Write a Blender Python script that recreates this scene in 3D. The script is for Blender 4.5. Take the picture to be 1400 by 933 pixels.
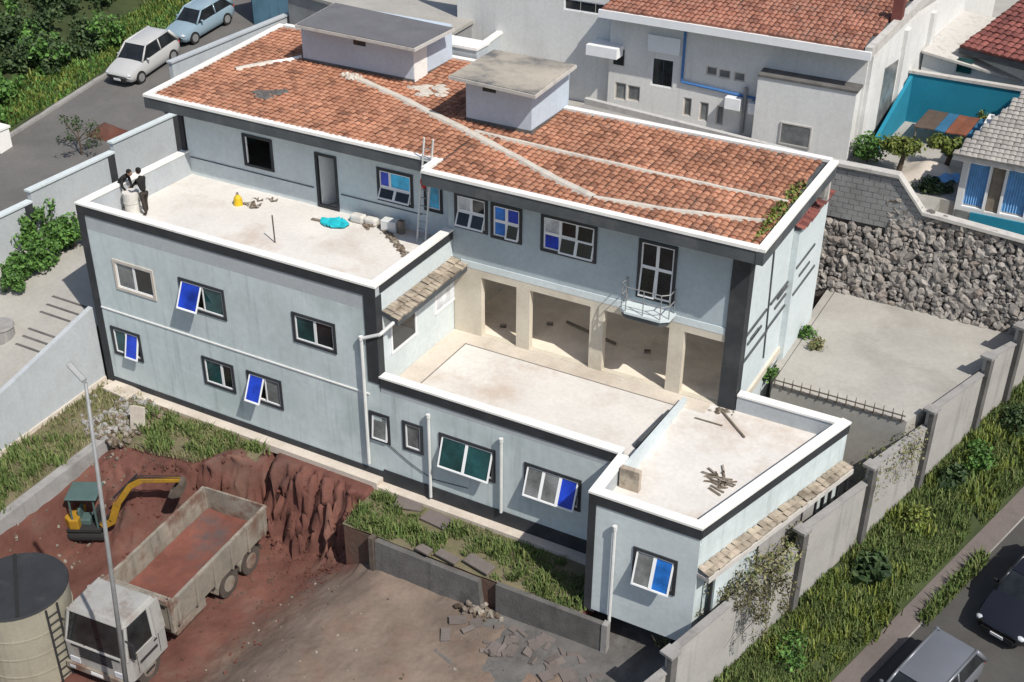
import bpy, math, random
from mathutils import Vector, Matrix, noise as mnoise
random.seed(7)
for o in list(bpy.data.objects): bpy.data.objects.remove(o)
S = bpy.context.scene
COL = S.collection
R = math.radians
# ------------------------------------------------------------------ camera, sky, sun, exposure
RT = Vector((0.8768036765, 0.4807968526, 0.0070498506))
UP = Vector((-0.2529591641, 0.4487404647, 0.8571135611))
FW = Vector((-0.4089339483, 0.7533036459, -0.5150792589))
CP = Vector((33.3309523, -27.4002531, 25.4616867))
FPX = 1704.8
cd = bpy.data.cameras.new('camera'); cam = bpy.data.objects.new('camera', cd); COL.objects.link(cam)
cd.sensor_width = 36; cd.lens = 36*FPX/1400; cd.clip_end = 2000; cd.clip_start = .5
m = Matrix((RT, UP, -FW)).transposed().to_4x4(); m.translation = CP
cam.matrix_world = m
S.camera = cam
SUN = Vector((2.0, -.95, 2.75)).normalized()          # towards the sun
w = bpy.data.worlds.new('World'); S.world = w; w.use_nodes = True
nt = w.node_tree; bg = nt.nodes['Background']
sky = nt.nodes.new('ShaderNodeTexSky'); sky.sky_type = 'NISHITA'; sky.sun_disc = False
sky.sun_elevation = math.asin(SUN.z); sky.sun_rotation = math.atan2(SUN.x, SUN.y)
sky.air_density = 1.0; sky.dust_density = 1.5
nt.links.new(sky.outputs[0], bg.inputs[0]); bg.inputs[1].default_value = .1
sd = bpy.data.lights.new('sun', 'SUN'); sun = bpy.data.objects.new('sun', sd); COL.objects.link(sun)
sd.energy = 4.3; sd.angle = R(.5); sd.color = (1, .95, .87)
sun.rotation_euler = SUN.to_track_quat('Z', 'Y').to_euler()
S.view_settings.view_transform = 'Standard'; S.view_settings.look = 'None'
S.view_settings.exposure = 0.12; S.view_settings.gamma = 1
S.render.engine = 'CYCLES'
S.cycles.max_bounces = 12; S.cycles.diffuse_bounces = 8

# ------------------------------------------------------------------ measuring: point seen at photo pixel, on a known plane
def at(px, py, **k):
    d = RT*((px-700)/FPX) + UP*(-(py-466.5)/FPX) + FW
    (ax, v), = k.items(); i = 'xyz'.index(ax)
    return CP + d*((v-CP[i])/d[i])

# ------------------------------------------------------------------ mesh builder
class B:
    def __init__(s): s.v = []; s.f = []; s.c = []
    def add(s, vs, fs, c=None):
        n = len(s.v); s.v += [tuple(p) for p in vs]
        for f in fs: s.f.append([n+i for i in f]); s.c.append(random.random() if c is None else c)
        return s
    def box(s, x0, x1, y0, y1, z0, z1):
        return s.hexa([(x0,y0,z0),(x1,y0,z0),(x1,y1,z0),(x0,y1,z0),(x0,y0,z1),(x1,y0,z1),(x1,y1,z1),(x0,y1,z1)])
    def hexa(s, p, c=None):
        return s.add(p, [(3,2,1,0),(4,5,6,7),(0,1,5,4),(1,2,6,5),(2,3,7,6),(3,0,4,7)], c)
    def obox(s, c, ax, ay, az, c_=None):          # centre and three half-axis vectors
        c, ax, ay, az = map(Vector, (c, ax, ay, az))
        return s.hexa([c-ax-ay-az, c+ax-ay-az, c+ax+ay-az, c-ax+ay-az, c-ax-ay+az, c+ax-ay+az, c+ax+ay+az, c-ax+ay+az], c_)
    def rbox(s, cx, cy, cz, lx, ly, lz, rz=0, tilt=0):
        M = Matrix.Rotation(rz, 3, 'Z') @ Matrix.Rotation(tilt, 3, 'X')
        return s.obox((cx,cy,cz), M@Vector((lx/2,0,0)), M@Vector((0,ly/2,0)), M@Vector((0,0,lz/2)))
    def prism(s, poly, z0, z1):
        n = len(poly); zz0 = z0 if hasattr(z0,'__len__') else [z0]*n; zz1 = z1 if hasattr(z1,'__len__') else [z1]*n
        vs = [(p[0],p[1],zz0[i]) for i,p in enumerate(poly)] + [(p[0],p[1],zz1[i]) for i,p in enumerate(poly)]
        fs = [tuple(reversed(range(n))), tuple(range(n,2*n))] + [(i,(i+1)%n,n+(i+1)%n,n+i) for i in range(n)]
        return s.add(vs, fs)
    def quad(s, a, b, c, d, k=None): return s.add([a,b,c,d], [(0,1,2,3)], k)
    def cyl(s, p0, p1, r0, r1=None, n=10, caps=True):
        p0, p1 = Vector(p0), Vector(p1); r1 = r0 if r1 is None else r1
        d = (p1-p0).normalized(); a = d.orthogonal().normalized(); b = d.cross(a)
        vs = [p0+(a*math.cos(t)+b*math.sin(t))*r0 for t in [2*math.pi*i/n for i in range(n)]]
        vs += [p1+(a*math.cos(t)+b*math.sin(t))*r1 for t in [2*math.pi*i/n for i in range(n)]]
        fs = [(i,(i+1)%n,n+(i+1)%n,n+i) for i in range(n)]
        if caps: fs += [tuple(reversed(range(n))), tuple(range(n,2*n))]
        return s.add(vs, fs)
    def tube(s, pts, r, n=6):
        for a, b in zip(pts, pts[1:]): s.cyl(a, b, r, r, n)
        return s
    def ball(s, c, r, seg=8, ring=5, jit=0):
        rx, ry, rz = r if hasattr(r,'__len__') else (r,r,r); vs = []; fs = []
        for j in range(ring+1):
            ph = math.pi*j/ring
            for i in range(seg):
                t = 2*math.pi*i/seg; k = 1+random.uniform(-jit,jit)
                vs.append((c[0]+rx*k*math.sin(ph)*math.cos(t), c[1]+ry*k*math.sin(ph)*math.sin(t), c[2]+rz*k*math.cos(ph)))
        for j in range(ring):
            for i in range(seg):
                fs.append((j*seg+i, (j+1)*seg+i, (j+1)*seg+(i+1)%seg, j*seg+(i+1)%seg))
        k = random.random()
        return s.add(vs, fs, k)
    def grid(s, nx, ny, fn):
        vs = [fn(i/nx, j/ny) for j in range(ny+1) for i in range(nx+1)]
        return s.add(vs, [(j*(nx+1)+i, j*(nx+1)+i+1, (j+1)*(nx+1)+i+1, (j+1)*(nx+1)+i) for j in range(ny) for i in range(nx)])
    def build(s, name, mat, parent=None, local=False, smooth=False, bevel=0):
        me = bpy.data.meshes.new(name)
        off = Vector((0,0,0))
        if parent is not None and not local:
            t = parent
            while t.parent: t = t.parent
            off = Vector(t.location)
        me.from_pydata([Vector(p)-off for p in s.v], [], s.f)
        at_ = me.attributes.new('rnd', 'FLOAT', 'FACE')
        at_.data.foreach_set('value', s.c)
        if smooth: me.polygons.foreach_set('use_smooth', [True]*len(me.polygons))
        me.materials.append(mat); me.update()
        o = bpy.data.objects.new(name, me); COL.objects.link(o)
        if parent is not None: o.parent = parent
        if bevel:
            b = o.modifiers.new('bevel', 'BEVEL'); b.width = bevel; b.segments = 2; b.limit_method = 'ANGLE'; b.angle_limit = R(40)
        return o
def tag(o, label, cat, group=None, kind=None):
    if label: o['label'] = label
    if cat: o['category'] = cat
    if group: o['group'] = group
    if kind: o['kind'] = kind
    return o
def thing(name, label, cat, loc=(0,0,0), rz=0, group=None):
    o = bpy.data.objects.new(name, None); COL.objects.link(o); o.empty_display_size = .3
    o.location = loc; o.rotation_euler = (0,0,rz)
    return tag(o, label, cat, group)
def struct(o, kind='structure'): o['kind'] = kind; return o
def copy_tree(o, parent=None):
    c = o.copy(); COL.objects.link(c)
    if parent: c.parent = parent
    for ch in list(o.children): copy_tree(ch, c)
    return c

# ------------------------------------------------------------------ materials
def mat(name, col, rough=.85, var=.12, scale=1.5, bump=0.0, bscale=25, stain=None, samt=.5, sscale=.6, sthr=.52, streak=0, metal=0, rnd=None, spec=.3, fine=.06, coat=0):
    M = bpy.data.materials.new(name); M.use_nodes = True
    T = M.node_tree; N = T.nodes; L = T.links; P = N['Principled BSDF']
    P.inputs['Roughness'].default_value = rough; P.inputs['Metallic'].default_value = metal
    P.inputs['Specular IOR Level'].default_value = spec; P.inputs['Coat Weight'].default_value = coat
    tc = N.new('ShaderNodeTexCoord'); co = tc.outputs['Object']
    def noise(sc, det=4, vec=None, ro=.6):
        n = N.new('ShaderNodeTexNoise'); n.inputs['Scale'].default_value = sc; n.inputs['Detail'].default_value = det; n.inputs['Roughness'].default_value = ro
        L.new(vec or co, n.inputs['Vector']); return n.outputs['Fac']
    def mr(f, a, b, lo=.3, hi=.7):
        r = N.new('ShaderNodeMapRange'); r.inputs[1].default_value = lo; r.inputs[2].default_value = hi; r.inputs[3].default_value = a; r.inputs[4].default_value = b
        L.new(f, r.inputs[0]); return r.outputs[0]
    def mulc(c, f):
        x = N.new('ShaderNodeMix'); x.data_type = 'RGBA'; x.blend_type = 'MULTIPLY'; x.inputs[0].default_value = 1
        L.new(c, x.inputs[6]); L.new(f, x.inputs[7]); return x.outputs[2]
    if rnd:
        a = N.new('ShaderNodeAttribute'); a.attribute_name = 'rnd'
        r = N.new('ShaderNodeValToRGB'); e = r.color_ramp.elements
        r.color_ramp.interpolation = 'LINEAR'
        cols = rnd
        e[0].position = 0; e[0].color = (*cols[0],1); e[1].position = 1; e[1].color = (*cols[-1],1)
        for i in range(1, len(cols)-1):
            q = e.new(i/(len(cols)-1)); q.color = (*cols[i],1)
        L.new(a.outputs['Fac'], r.inputs[0]); c = r.outputs[0]
    else:
        q = N.new('ShaderNodeRGB'); q.outputs[0].default_value = (*col,1); c = q.outputs[0]
    if var: c = mulc(c, mr(noise(scale), 1-var, 1+var))
    if fine: c = mulc(c, mr(noise(scale*14, 3), 1-fine, 1+fine))
    if stain:
        x = N.new('ShaderNodeMix'); x.data_type = 'RGBA'
        L.new(mr(noise(sscale, 8, ro=.68), 0, samt, sthr, sthr+.16), x.inputs[0]); L.new(c, x.inputs[6]); x.inputs[7].default_value = (*stain,1); c = x.outputs[2]
    if streak:
        mp = N.new('ShaderNodeMapping'); mp.inputs['Scale'].default_value = (2.2,2.2,.16); L.new(co, mp.inputs['Vector'])
        c = mulc(c, mr(noise(1.6, 6, mp.outputs[0]), 1, 1-streak, .54, .74))
    L.new(c, P.inputs['Base Color'])
    if bump:
        b = N.new('ShaderNodeBump'); b.inputs['Strength'].default_value = bump; b.inputs['Distance'].default_value = .03
        L.new(noise(bscale, 5), b.inputs['Height']); L.new(b.outputs[0], P.inputs['Normal'])
    return M
def glass(name, col, rough=.08, spec=.6):
    return mat(name, col, rough, .55, 1.3, spec=spec, fine=.12)
MT = {}
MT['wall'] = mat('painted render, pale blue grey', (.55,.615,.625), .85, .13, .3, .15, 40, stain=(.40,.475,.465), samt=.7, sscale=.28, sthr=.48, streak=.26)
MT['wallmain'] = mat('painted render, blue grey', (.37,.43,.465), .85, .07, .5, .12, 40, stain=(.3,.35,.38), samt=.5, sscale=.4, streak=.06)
MT['wallpale'] = mat('painted render, pale', (.57,.63,.645), .85, .06, .5, .12, 40, stain=(.45,.49,.49), samt=.4, sscale=.4, streak=.06)
MT['housing'] = mat('bluish white render', (.48,.55,.63), .85, .06, .5, .12, 40, stain=(.36,.4,.48), samt=.4, sscale=.5, streak=.05)
MT['cream'] = mat('cream paint', (.58,.53,.44), .85, .08, 1, .12, 40, stain=(.42,.36,.28), samt=.5, streak=.15)
MT['white'] = mat('white coping paint', (.78,.77,.74), .75, .06, 1.2, .1, 40, stain=(.5,.48,.44), samt=.5, sscale=1.5, sthr=.58)
MT['black'] = mat('charcoal trim paint', (.035,.038,.043), .7, .2, 1.5, .1, 30, stain=(.09,.09,.09), samt=.5)
MT['fascia'] = mat('dark grey fascia', (.075,.083,.09), .7, .2, 1.2, .1, 30, stain=(.13,.13,.13), samt=.6)
MT['deck'] = mat('pale sealed concrete deck', (.63,.605,.57), .9, .08, .5, .12, 30, stain=(.47,.38,.31), samt=.75, sscale=.33, sthr=.5)
MT['deckrim'] = mat('dusty screed', (.56,.50,.43), .9, .12, .8, .12, 30, stain=(.40,.34,.28), samt=.7, sscale=.6)
MT['loggia'] = mat('bare earth coloured screed', (.76,.67,.56), .95, .15, .8, .2, 25, stain=(.5,.4,.31), samt=.6, sscale=.6)
MT['line'] = mat('dark joint', (.2,.18,.16), .9)
MT['tile'] = mat('clay roof tiles', (.4,.15,.08), .9, .28, .4, .25, 30, rnd=[(.20,.095,.062),(.35,.165,.10),(.39,.188,.118),(.43,.22,.14),(.32,.15,.095)], stain=(.2,.13,.1), samt=.45, sscale=.9, sthr=.55)
MT['tileold'] = mat('old brown roof tiles', (.3,.14,.1), .85, .25, .5, .25, 30, rnd=[(.2,.085,.06),(.31,.135,.09),(.35,.17,.12),(.27,.12,.085)], stain=(.15,.11,.09), samt=.5, sscale=.8)
MT['tilered'] = mat('dark red roof tiles', (.2,.07,.06), .85, .2, .5, .2, 30, rnd=[(.13,.045,.04),(.2,.07,.06),(.24,.085,.07)])
MT['tilebeige'] = mat('weathered sandy tiles', (.4,.34,.27), .9, .3, 1.5, .3, 30, rnd=[(.27,.23,.18),(.37,.32,.25),(.43,.36,.29)], stain=(.15,.12,.09), samt=.85, sscale=1.4, sthr=.48)
MT['mortar'] = mat('pale ridge mortar', (.55,.51,.45), .95, .2, 2, .4, 12, stain=(.3,.26,.22), samt=.6, sscale=2)
MT['slab'] = mat('dark roof slab', (.135,.135,.145), .9, .12, .8, .2, 30, stain=(.2,.2,.2), samt=.4)
MT['slabworn'] = mat('worn bitumen slab', (.40,.36,.30), .95, .2, 1, .3, 20, stain=(.12,.12,.12), samt=.95, sscale=.5, sthr=.46)
MT['slabedge'] = mat('slab edge concrete', (.5,.48,.45), .9, .15, 2, .2, 20, stain=(.2,.19,.18), samt=.6, sscale=2)
MT['frame'] = mat('white window frame', (.78,.79,.8), .45, .04, 3, fine=.02)
MT['beigeframe'] = mat('beige stone surround', (.55,.5,.44), .8, .1, 3)
MT['pdark'] = glass('dark pane', (.018,.02,.022))
MT['pteal'] = glass('teal pane', (.012,.055,.06))
MT['pgrey'] = glass('grey pane', (.16,.17,.17), .2)
MT['pblue'] = glass('blue film pane', (.012,.045,.42), .25, .4)
MT['pmid'] = glass('bright blue film pane', (.02,.16,.55), .25, .4)
MT['pcyan'] = glass('cyan film pane', (.03,.40,.66), .25, .4)
MT['pwhite'] = glass('white pane and reflection', (.55,.57,.6), .3, .4)
MT['pipe'] = mat('grey white plastic pipe', (.62,.63,.62), .5, .08, 2)
MT['steel'] = mat('galvanised steel', (.27,.275,.28), .6, .12, 3, metal=.3)
MT['conc'] = mat('weathered concrete', (.30,.29,.28), .95, .15, .8, .3, 18, stain=(.16,.15,.14), samt=.6, sscale=.6, streak=.25)
MT['concdark'] = mat('dark stained concrete', (.125,.12,.115), .95, .25, 1.2, .5, 14, stain=(.07,.065,.06), samt=.7, sscale=.9, streak=.3)
MT['concpale'] = mat('pale concrete slab', (.36,.345,.315), .95, .1, .5, .2, 22, stain=(.25,.235,.21), samt=.6, sscale=.35)
MT['perim'] = mat('pale painted perimeter wall', (.42,.45,.47), .9, .1, .6, .15, 30, stain=(.32,.33,.33), samt=.5, streak=.08)
MT['yardwall'] = mat('grey rendered street wall', (.36,.35,.33), .95, .1, .7, .2, 25, stain=(.19,.185,.17), samt=.6, sscale=.5, streak=.3)
MT['block'] = mat('grey block masonry', (.25,.25,.25), .95, .15, 1, .3, 20, stain=(.16,.15,.14), samt=.5)
MT['stone'] = mat('rubble stone', (.3,.28,.26), .95, .2, 3, .5, 14, rnd=[(.15,.135,.125),(.22,.2,.185),(.27,.25,.23),(.34,.315,.29),(.23,.195,.17)])
MT['stonegap'] = mat('dark joint fill', (.12,.105,.095), .95, .3, 3)
MT['yardsoil'] = mat('trodden red and grey earth', (.1,.07,.05), .95, .28, .5, .9, 5, rnd=[(.175,.135,.108),(.175,.12,.093),(.135,.078,.06),(.135,.06,.046),(.12,.05,.039)], stain=(.135,.115,.10), samt=.45, sscale=.35, sthr=.55)
MT['soil'] = mat('red earth', (.125,.049,.036), .95, .3, .45, .8, 6, stain=(.098,.074,.058), samt=.95, sscale=.22, sthr=.47)  # earth tone kept dark to stand in for the vignette
MT['asphalt'] = mat('asphalt', (.13,.125,.12), .95, .12, .5, .2, 40, stain=(.09,.088,.085), samt=.6, sscale=.4)
MT['asphaltdark'] = mat('dark asphalt', (.075,.072,.068), .95, .12, .5, .2, 40, stain=(.055,.052,.05), samt=.6, sscale=.4)  # lower street tone darkened in place of the vignette
MT['walk'] = mat('dusty pavement', (.16,.135,.125), .95, .15, .7, .3, 25, stain=(.09,.08,.07), samt=.6, sscale=.7)
MT['earth'] = mat('lawn earth', (.15,.13,.08), .95, .25, 1, .5, 10, stain=(.09,.105,.045), samt=.8, sscale=.8)
MT['earthgreen'] = mat('mossy verge earth', (.045,.06,.022), .95, .3, .8, .5, 10, stain=(.03,.045,.015), samt=.8, sscale=.6)
MT['grass'] = mat('grass blades', (.07,.1,.03), .8, .2, .8, rnd=[(.07,.11,.028),(.09,.14,.036),(.12,.165,.048),(.17,.185,.07),(.09,.15,.042)], fine=0)
MT['grassdry'] = mat('dry grass blades', (.12,.12,.05), .8, .25, .6, rnd=[(.10,.125,.04),(.15,.165,.065),(.22,.205,.10),(.26,.235,.14),(.11,.15,.045)], fine=0)
MT['leaf'] = mat('bright leaves', (.06,.13,.03), .6, .2, 1, rnd=[(.025,.06,.012),(.05,.12,.02),(.085,.19,.035),(.12,.24,.05)], fine=0, spec=.4)
MT['leafdark'] = mat('dark leaves', (.04,.08,.03), .6, .25, .6, rnd=[(.014,.03,.01),(.028,.055,.018),(.05,.085,.03),(.075,.11,.045)], fine=0)
MT['leafyel'] = mat('yellow green leaves', (.15,.18,.04), .6, .2, 1, rnd=[(.06,.09,.02),(.13,.17,.03),(.22,.24,.06)], fine=0)
MT['bark'] = mat('bark', (.10,.075,.055), .95, .25, 4, .5, 15)
MT['housewall'] = mat('white house render', (.66,.66,.645), .9, .05, .5, .1, 30, stain=(.52,.51,.49), samt=.5, sscale=.4, streak=.1)
MT['teal'] = mat('teal painted wall', (.015,.20,.30), .85, .1, .8, .1, 30)
MT['tealgrey'] = mat('blue grey painted wall', (.05,.11,.16), .85, .35, .5, .1, 30, streak=.4)
MT['bluepipe'] = mat('blue pipe paint', (.06,.17,.40), .5)
MT['curtain'] = mat('blue curtain cloth', (.16,.36,.62), .9, .15, 4)
MT['rubber'] = mat('black rubber', (.02,.02,.02), .85)
MT['dusty'] = mat('dusty tyre rubber', (.075,.062,.054), .95, .3, 2)
MT['darkpl'] = mat('dark plastic', (.03,.03,.032), .6)
MT['carwhite'] = mat('silver white car paint', (.46,.46,.455), .3, .04, 1, coat=.4, fine=0)
MT['carblue'] = mat('pale blue car paint', (.24,.33,.39), .35, .06, 1, coat=.3, fine=0)
MT['carsilver'] = mat('silver grey car paint', (.17,.18,.20), .35, .05, 1, coat=.4, metal=.3, fine=0)
MT['carblack'] = mat('black car paint', (.012,.013,.018), .25, .05, 1, coat=.5, fine=0)
MT['lamp'] = mat('headlamp plastic', (.5,.52,.55), .15, .05, 1, fine=0)
MT['truckcab'] = mat('dusty white truck paint', (.32,.315,.30), .55, .1, 1, stain=(.20,.15,.125), samt=.75, sscale=1.2, streak=.2)  # dust comes from the stain; base tone darkened to imitate the vignette
MT['truckbed'] = mat('dusty beige truck steel', (.26,.235,.195), .75, .2, 1.2, .25, 15, stain=(.15,.08,.06), samt=.9, sscale=1.1, sthr=.47, streak=.3)
MT['soilbed'] = mat('red earth residue', (.16,.062,.046), .95, .25, .8, .6, 8, stain=(.085,.075,.075), samt=.8, sscale=.6)
MT['yellow'] = mat('excavator yellow', (.33,.185,.02), .55, .15, 2, stain=(.16,.085,.045), samt=.7, sscale=1.5)
MT['greengrey'] = mat('grey green canopy', (.07,.115,.11), .6, .12, 2)
MT['tank'] = mat('beige tank panel', (.30,.28,.22), .8, .1, 1, .1, 20, stain=(.2,.18,.14), samt=.5, streak=.2)  # vignette darkening put into the beige base tone
MT['tanklid'] = mat('dark tank lid', (.028,.03,.034), .8, .2, 1, stain=(.07,.07,.07), samt=.6)
MT['yel'] = mat('yellow plastic', (.62,.42,.02), .5)
MT['turq'] = mat('turquoise plastic sheet', (.02,.45,.52), .4, .15, 3, .5, 9)
MT['red'] = mat('red fabric', (.45,.03,.035), .8)
MT['sack'] = mat('dusty white sacking', (.6,.58,.54), .9, .15, 3, .3, 20)
MT['debris'] = mat('brown rubble', (.17,.13,.095), .95, .3, 5, .5, 15, rnd=[(.08,.06,.045),(.18,.14,.1),(.3,.27,.23),(.13,.1,.08)])
MT['cloth'] = mat('dark work clothes', (.02,.019,.018), .95, .3, 6, .4, 20)
MT['cloth2'] = mat('dark brown trousers', (.045,.036,.03), .95, .3, 6, .4, 20)
MT['skin'] = mat('skin', (.26,.14,.09), .6)
MT['hair'] = mat('dark hair', (.012,.01,.009), .8)
MT['wood'] = mat('grey timber', (.2,.165,.13), .9, .25, 4, .3, 20)
MT['rust'] = mat('rusty dark rail', (.10,.08,.065), .8, .3, 3)

# ------------------------------------------------------------------ wall with openings (facing -Y, thickness towards +Y)
def wall_y(b, x0, x1, z0, z1, y, th, holes=()):
    xs = sorted({x0,x1,*[h[i] for h in holes for i in (0,1)]}); zs = sorted({z0,z1,*[h[i] for h in holes for i in (2,3)]})
    xs = [x for x in xs if x0<=x<=x1]; zs = [z for z in zs if z0<=z<=z1]
    def solid(i, j):
        if i<0 or j<0 or i>=len(xs)-1 or j>=len(zs)-1: return False
        cx = (xs[i]+xs[i+1])/2; cz = (zs[j]+zs[j+1])/2
        return not any(h[0]<cx<h[1] and h[2]<cz<h[3] for h in holes)
    for i in range(len(xs)-1):
        for j in range(len(zs)-1):
            if not solid(i,j): continue
            a,c,p,q = xs[i],xs[i+1],zs[j],zs[j+1]; Y = y+th
            b.quad((a,y,p),(c,y,p),(c,y,q),(a,y,q)); b.quad((c,Y,p),(a,Y,p),(a,Y,q),(c,Y,q))
            if not solid(i-1,j): b.quad((a,Y,p),(a,y,p),(a,y,q),(a,Y,q))
            if not solid(i+1,j): b.quad((c,y,p),(c,Y,p),(c,Y,q),(c,y,q))
            if not solid(i,j-1): b.quad((a,Y,p),(c,Y,p),(c,y,p),(a,y,p))
            if not solid(i,j+1): b.quad((a,y,q),(c,y,q),(c,Y,q),(a,Y,q))
    return b
def ring(b, x0, x1, z0, z1, w, y0, y1):
    b.box(x0,x1,y0,y1,z0,z0+w); b.box(x0,x1,y0,y1,z1-w,z1); b.box(x0,x0+w,y0,y1,z0+w,z1-w); b.box(x1-w,x1,y0,y1,z0+w,z1-w)
    return b
BW = .10
def window(parent, x0, x1, z0, z1, y, panes, surround='black', name='window', bars=True, back=None):
    """panes: (u0,u1,v0,v1,kind,open) u,v in 0..1; open = outward swing of the lower edge in metres"""
    s = ring(B(), x0, x1, z0, z1, BW, y-.035, y+.05).build(name, MT[surround], parent)
    a0,a1,b0,b1 = x0+BW, x1-BW, z0+BW, z1-BW
    ring(B(), a0, a1, b0, b1, .045, y+.0, y+.07).build('frame', MT['frame'], s)
    iw, ih = a1-a0, b1-b0
    for (u0,u1,v0,v1,kind,op) in panes:
        p0,p1,q0,q1 = a0+u0*iw, a1-(1-u1)*iw, b0+v0*ih, b1-(1-v1)*ih
        h = q1-q0
        ang = math.asin(min(.9, op/max(h,.1))) if op else 0
        def T(x, dy, z, p0=p0, q1=q1, ang=ang):     # hinge on the top edge, swings out towards -Y
            dz = z-q1
            return (x, y+.03+dy*math.cos(ang)+dz*math.sin(ang), q1+dz*math.cos(ang)+dy*math.sin(ang)) 
        sb = B(); w = .05
        for (xa,xb,za,zb) in ((p0,p1,q0,q0+w),(p0,p1,q1-w,q1),(p0,p0+w,q0+w,q1-w),(p1-w,p1,q0+w,q1-w)):
            sb.hexa([T(xa,-.025,za),T(xb,-.025,za),T(xb,.02,za),T(xa,.02,za),T(xa,-.025,zb),T(xb,-.025,zb),T(xb,.02,zb),T(xa,.02,zb)])
        sb.build('sash', MT['frame'], s)
        gb = B(); xa,xb,za,zb = p0+w-.005,p1-w+.005,q0+w-.005,q1-w+.005
        gb.hexa([T(xa,-.006,za),T(xb,-.006,za),T(xb,.006,za),T(xa,.006,za),T(xa,-.006,zb),T(xb,-.006,zb),T(xb,.006,zb),T(xa,.006,zb)])
        gb.build('pane', MT[kind], s)
    return s
# ------------------------------------------------------------------ individual clay tiles on a plane: origin o, along-eave unit e, up-slope vector u (unit), normal n
def tiles(b, o, e, u, n, w, h, tw=.235, tl=.25, clip=None, amp=.05, jit=.022):
    o,e,u,n = map(Vector,(o,e,u,n)); nc = int(w/tw); nr = int(h/tl); tw = w/nc; tl = h/nr
    for r in range(nr):
        for c in range(nc):
            c0 = o+e*((c+.5)*tw)+u*(r*tl)
            if clip and not clip(c0+u*tl*.5): continue
            k = random.random(); j = random.uniform(-jit,jit); jn = random.uniform(0,jit)
            vs = []
            for (v,lift,wd) in ((-.03,.045,1.04),(tl*1.02,.0,.9)):
                for t in (-.5,-.28,0,.28,.5):
                    z = lift+jn+amp*(1-(2*t)**2)
                    vs.append(c0+e*(t*tw*wd+j)+u*(v+j)+n*z)
            for t in (-.5,-.28,0,.28,.5): vs.append(c0+e*(t*tw*1.04+j)+u*(-.03+j)+n*(-.02))
            b.add(vs, [(0,1,6,5),(1,2,7,6),(2,3,8,7),(3,4,9,8),(10,11,1,0),(11,12,2,1),(12,13,3,2),(13,14,4,3)], k)
    return b
# ------------------------------------------------------------------ foliage
def leaves(b, c, r, n, size=.12, hollow=.5, flat=0):
    for _ in range(n):
        while True:
            p = Vector((random.uniform(-1,1),random.uniform(-1,1),random.uniform(-1,1)))
            if p.length<=1 and p.length>hollow*random.random(): break
        q = Vector((c[0]+p.x*r[0], c[1]+p.y*r[1], c[2]+p.z*r[2]))
        d = (p+Vector((random.gauss(0,.6),random.gauss(0,.6),random.gauss(.3,.6)))).normalized()
        a = d.orthogonal().normalized(); a.rotate(Matrix.Rotation(random.uniform(0,6.28),3,d)); e = d.cross(a)
        s = size*random.uniform(.6,1.3)
        b.add([q-a*s*.5, q+e*s*.32+d*s*.1, q+a*s*.55, q-e*s*.32+d*s*.1], [(0,1,2,3)])
    return b
def clumps(b, c, r, k, n, size=.12, cr=.4):
    for _ in range(k):
        while True:
            p = Vector((random.uniform(-1,1),random.uniform(-1,1),random.uniform(-1,1)))
            if p.length<=1: break
        s = random.uniform(.6,1.2)*cr
        leaves(b, (c[0]+p.x*r[0]*.8, c[1]+p.y*r[1]*.8, c[2]+p.z*r[2]*.8), (s,s,s*.8), n, size)
    return b
def blades(b, fn, n, h=.25, wd=.03):
    for _ in range(n):
        p = fn()
        if p is None: continue
        p = Vector(p); a = random.uniform(0,6.28); hh = h*random.uniform(.4,1.4); l = random.uniform(.1,.7)*hh
        d = Vector((math.cos(a),math.sin(a),0)); s = Vector((-d.y,d.x,0))*wd*random.uniform(.6,1.4)
        k = random.random()
        b.add([p-s, p+s, p+d*l*.4+Vector((0,0,hh*.7))+s*.6, p+d*l+Vector((0,0,hh)), p+d*l*.4+Vector((0,0,hh*.7))-s*.6], [(0,1,2,4),(4,2,3)], k)
    return b
# ================================================================== THE SETTING: ground, streets, yard
def sm(t): t = max(0,min(1,t)); return t*t*(3-2*t)
def nz(x, y, s, seed=0): return mnoise.noise(Vector((x*s+seed*7.3, y*s-seed*3.1, seed*1.7)))
struct(B().quad((-600,-600,-7),(600,-600,-7),(600,600,-7),(-600,600,-7)).build('ground', MT['earth']))
def yfront(x): return -2.85+(x-4.0)*.17+max(0,x-7.3)*.48
def zyard(x, y):
    z = -3 + 1.45*sm((x-11.3)/4.2)
    z += .10*nz(x,y,.5,1) + .05*nz(x,y,1.7,2) + .02*nz(x,y,5,3)
    g = .35*nz(x*2.2,y*.5,1.2,4)+.2*nz(x,y,2.6,5)
    r = .16*nz(x,y,3.1,11)+.09*nz(x,y,7,12)+.05*nz(x,y,15,13)
    if x < 9.2:                                        # foot of the lawn in front of the left wing
        wd = 2.6-1.95*sm((x-5.6)/1.9); k = sm((y-yfront(x)+wd+(g*.3+r)*wd/2.6)/wd); z = z*(1-k)+(-.42)*k
    kx = sm((x-8.9)/.7)*(1-sm((x-13.4)/.5))
    if kx > 0:                                         # raw cut right up to the footing
        k = sm((y+2.0+g*.32+r*2.2)/1.35)*kx; z = z*(1-k)+(-.2)*k
    k = 1-sm((x-3.6-g*.15)/.75); z = z*(1-k)+(-.75)*k  # slope under the left kerb
    z += .55*math.exp(-((x-8.6)**2+(y+1.9)**2)/1.3)*sm((9.5-x)/1.0)
    return z
def ywarp(x, y):
    z = zyard(x,y); k = sm((y+3.6)/.8)*sm((-.25-y)/.5)
    if k > 0:
        a = mnoise.noise(Vector((x*1.7,z*2.6,3.1)))*.22+mnoise.noise(Vector((x*4.3,z*5.5,8.3)))*.15+mnoise.noise(Vector((x*10,z*11,1.3)))*.06
        c = mnoise.noise(Vector((x*3.1+9,z*4.1,5.7)))*.12
        return x+c*k, y+a*k, z
    return x, y, z
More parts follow.
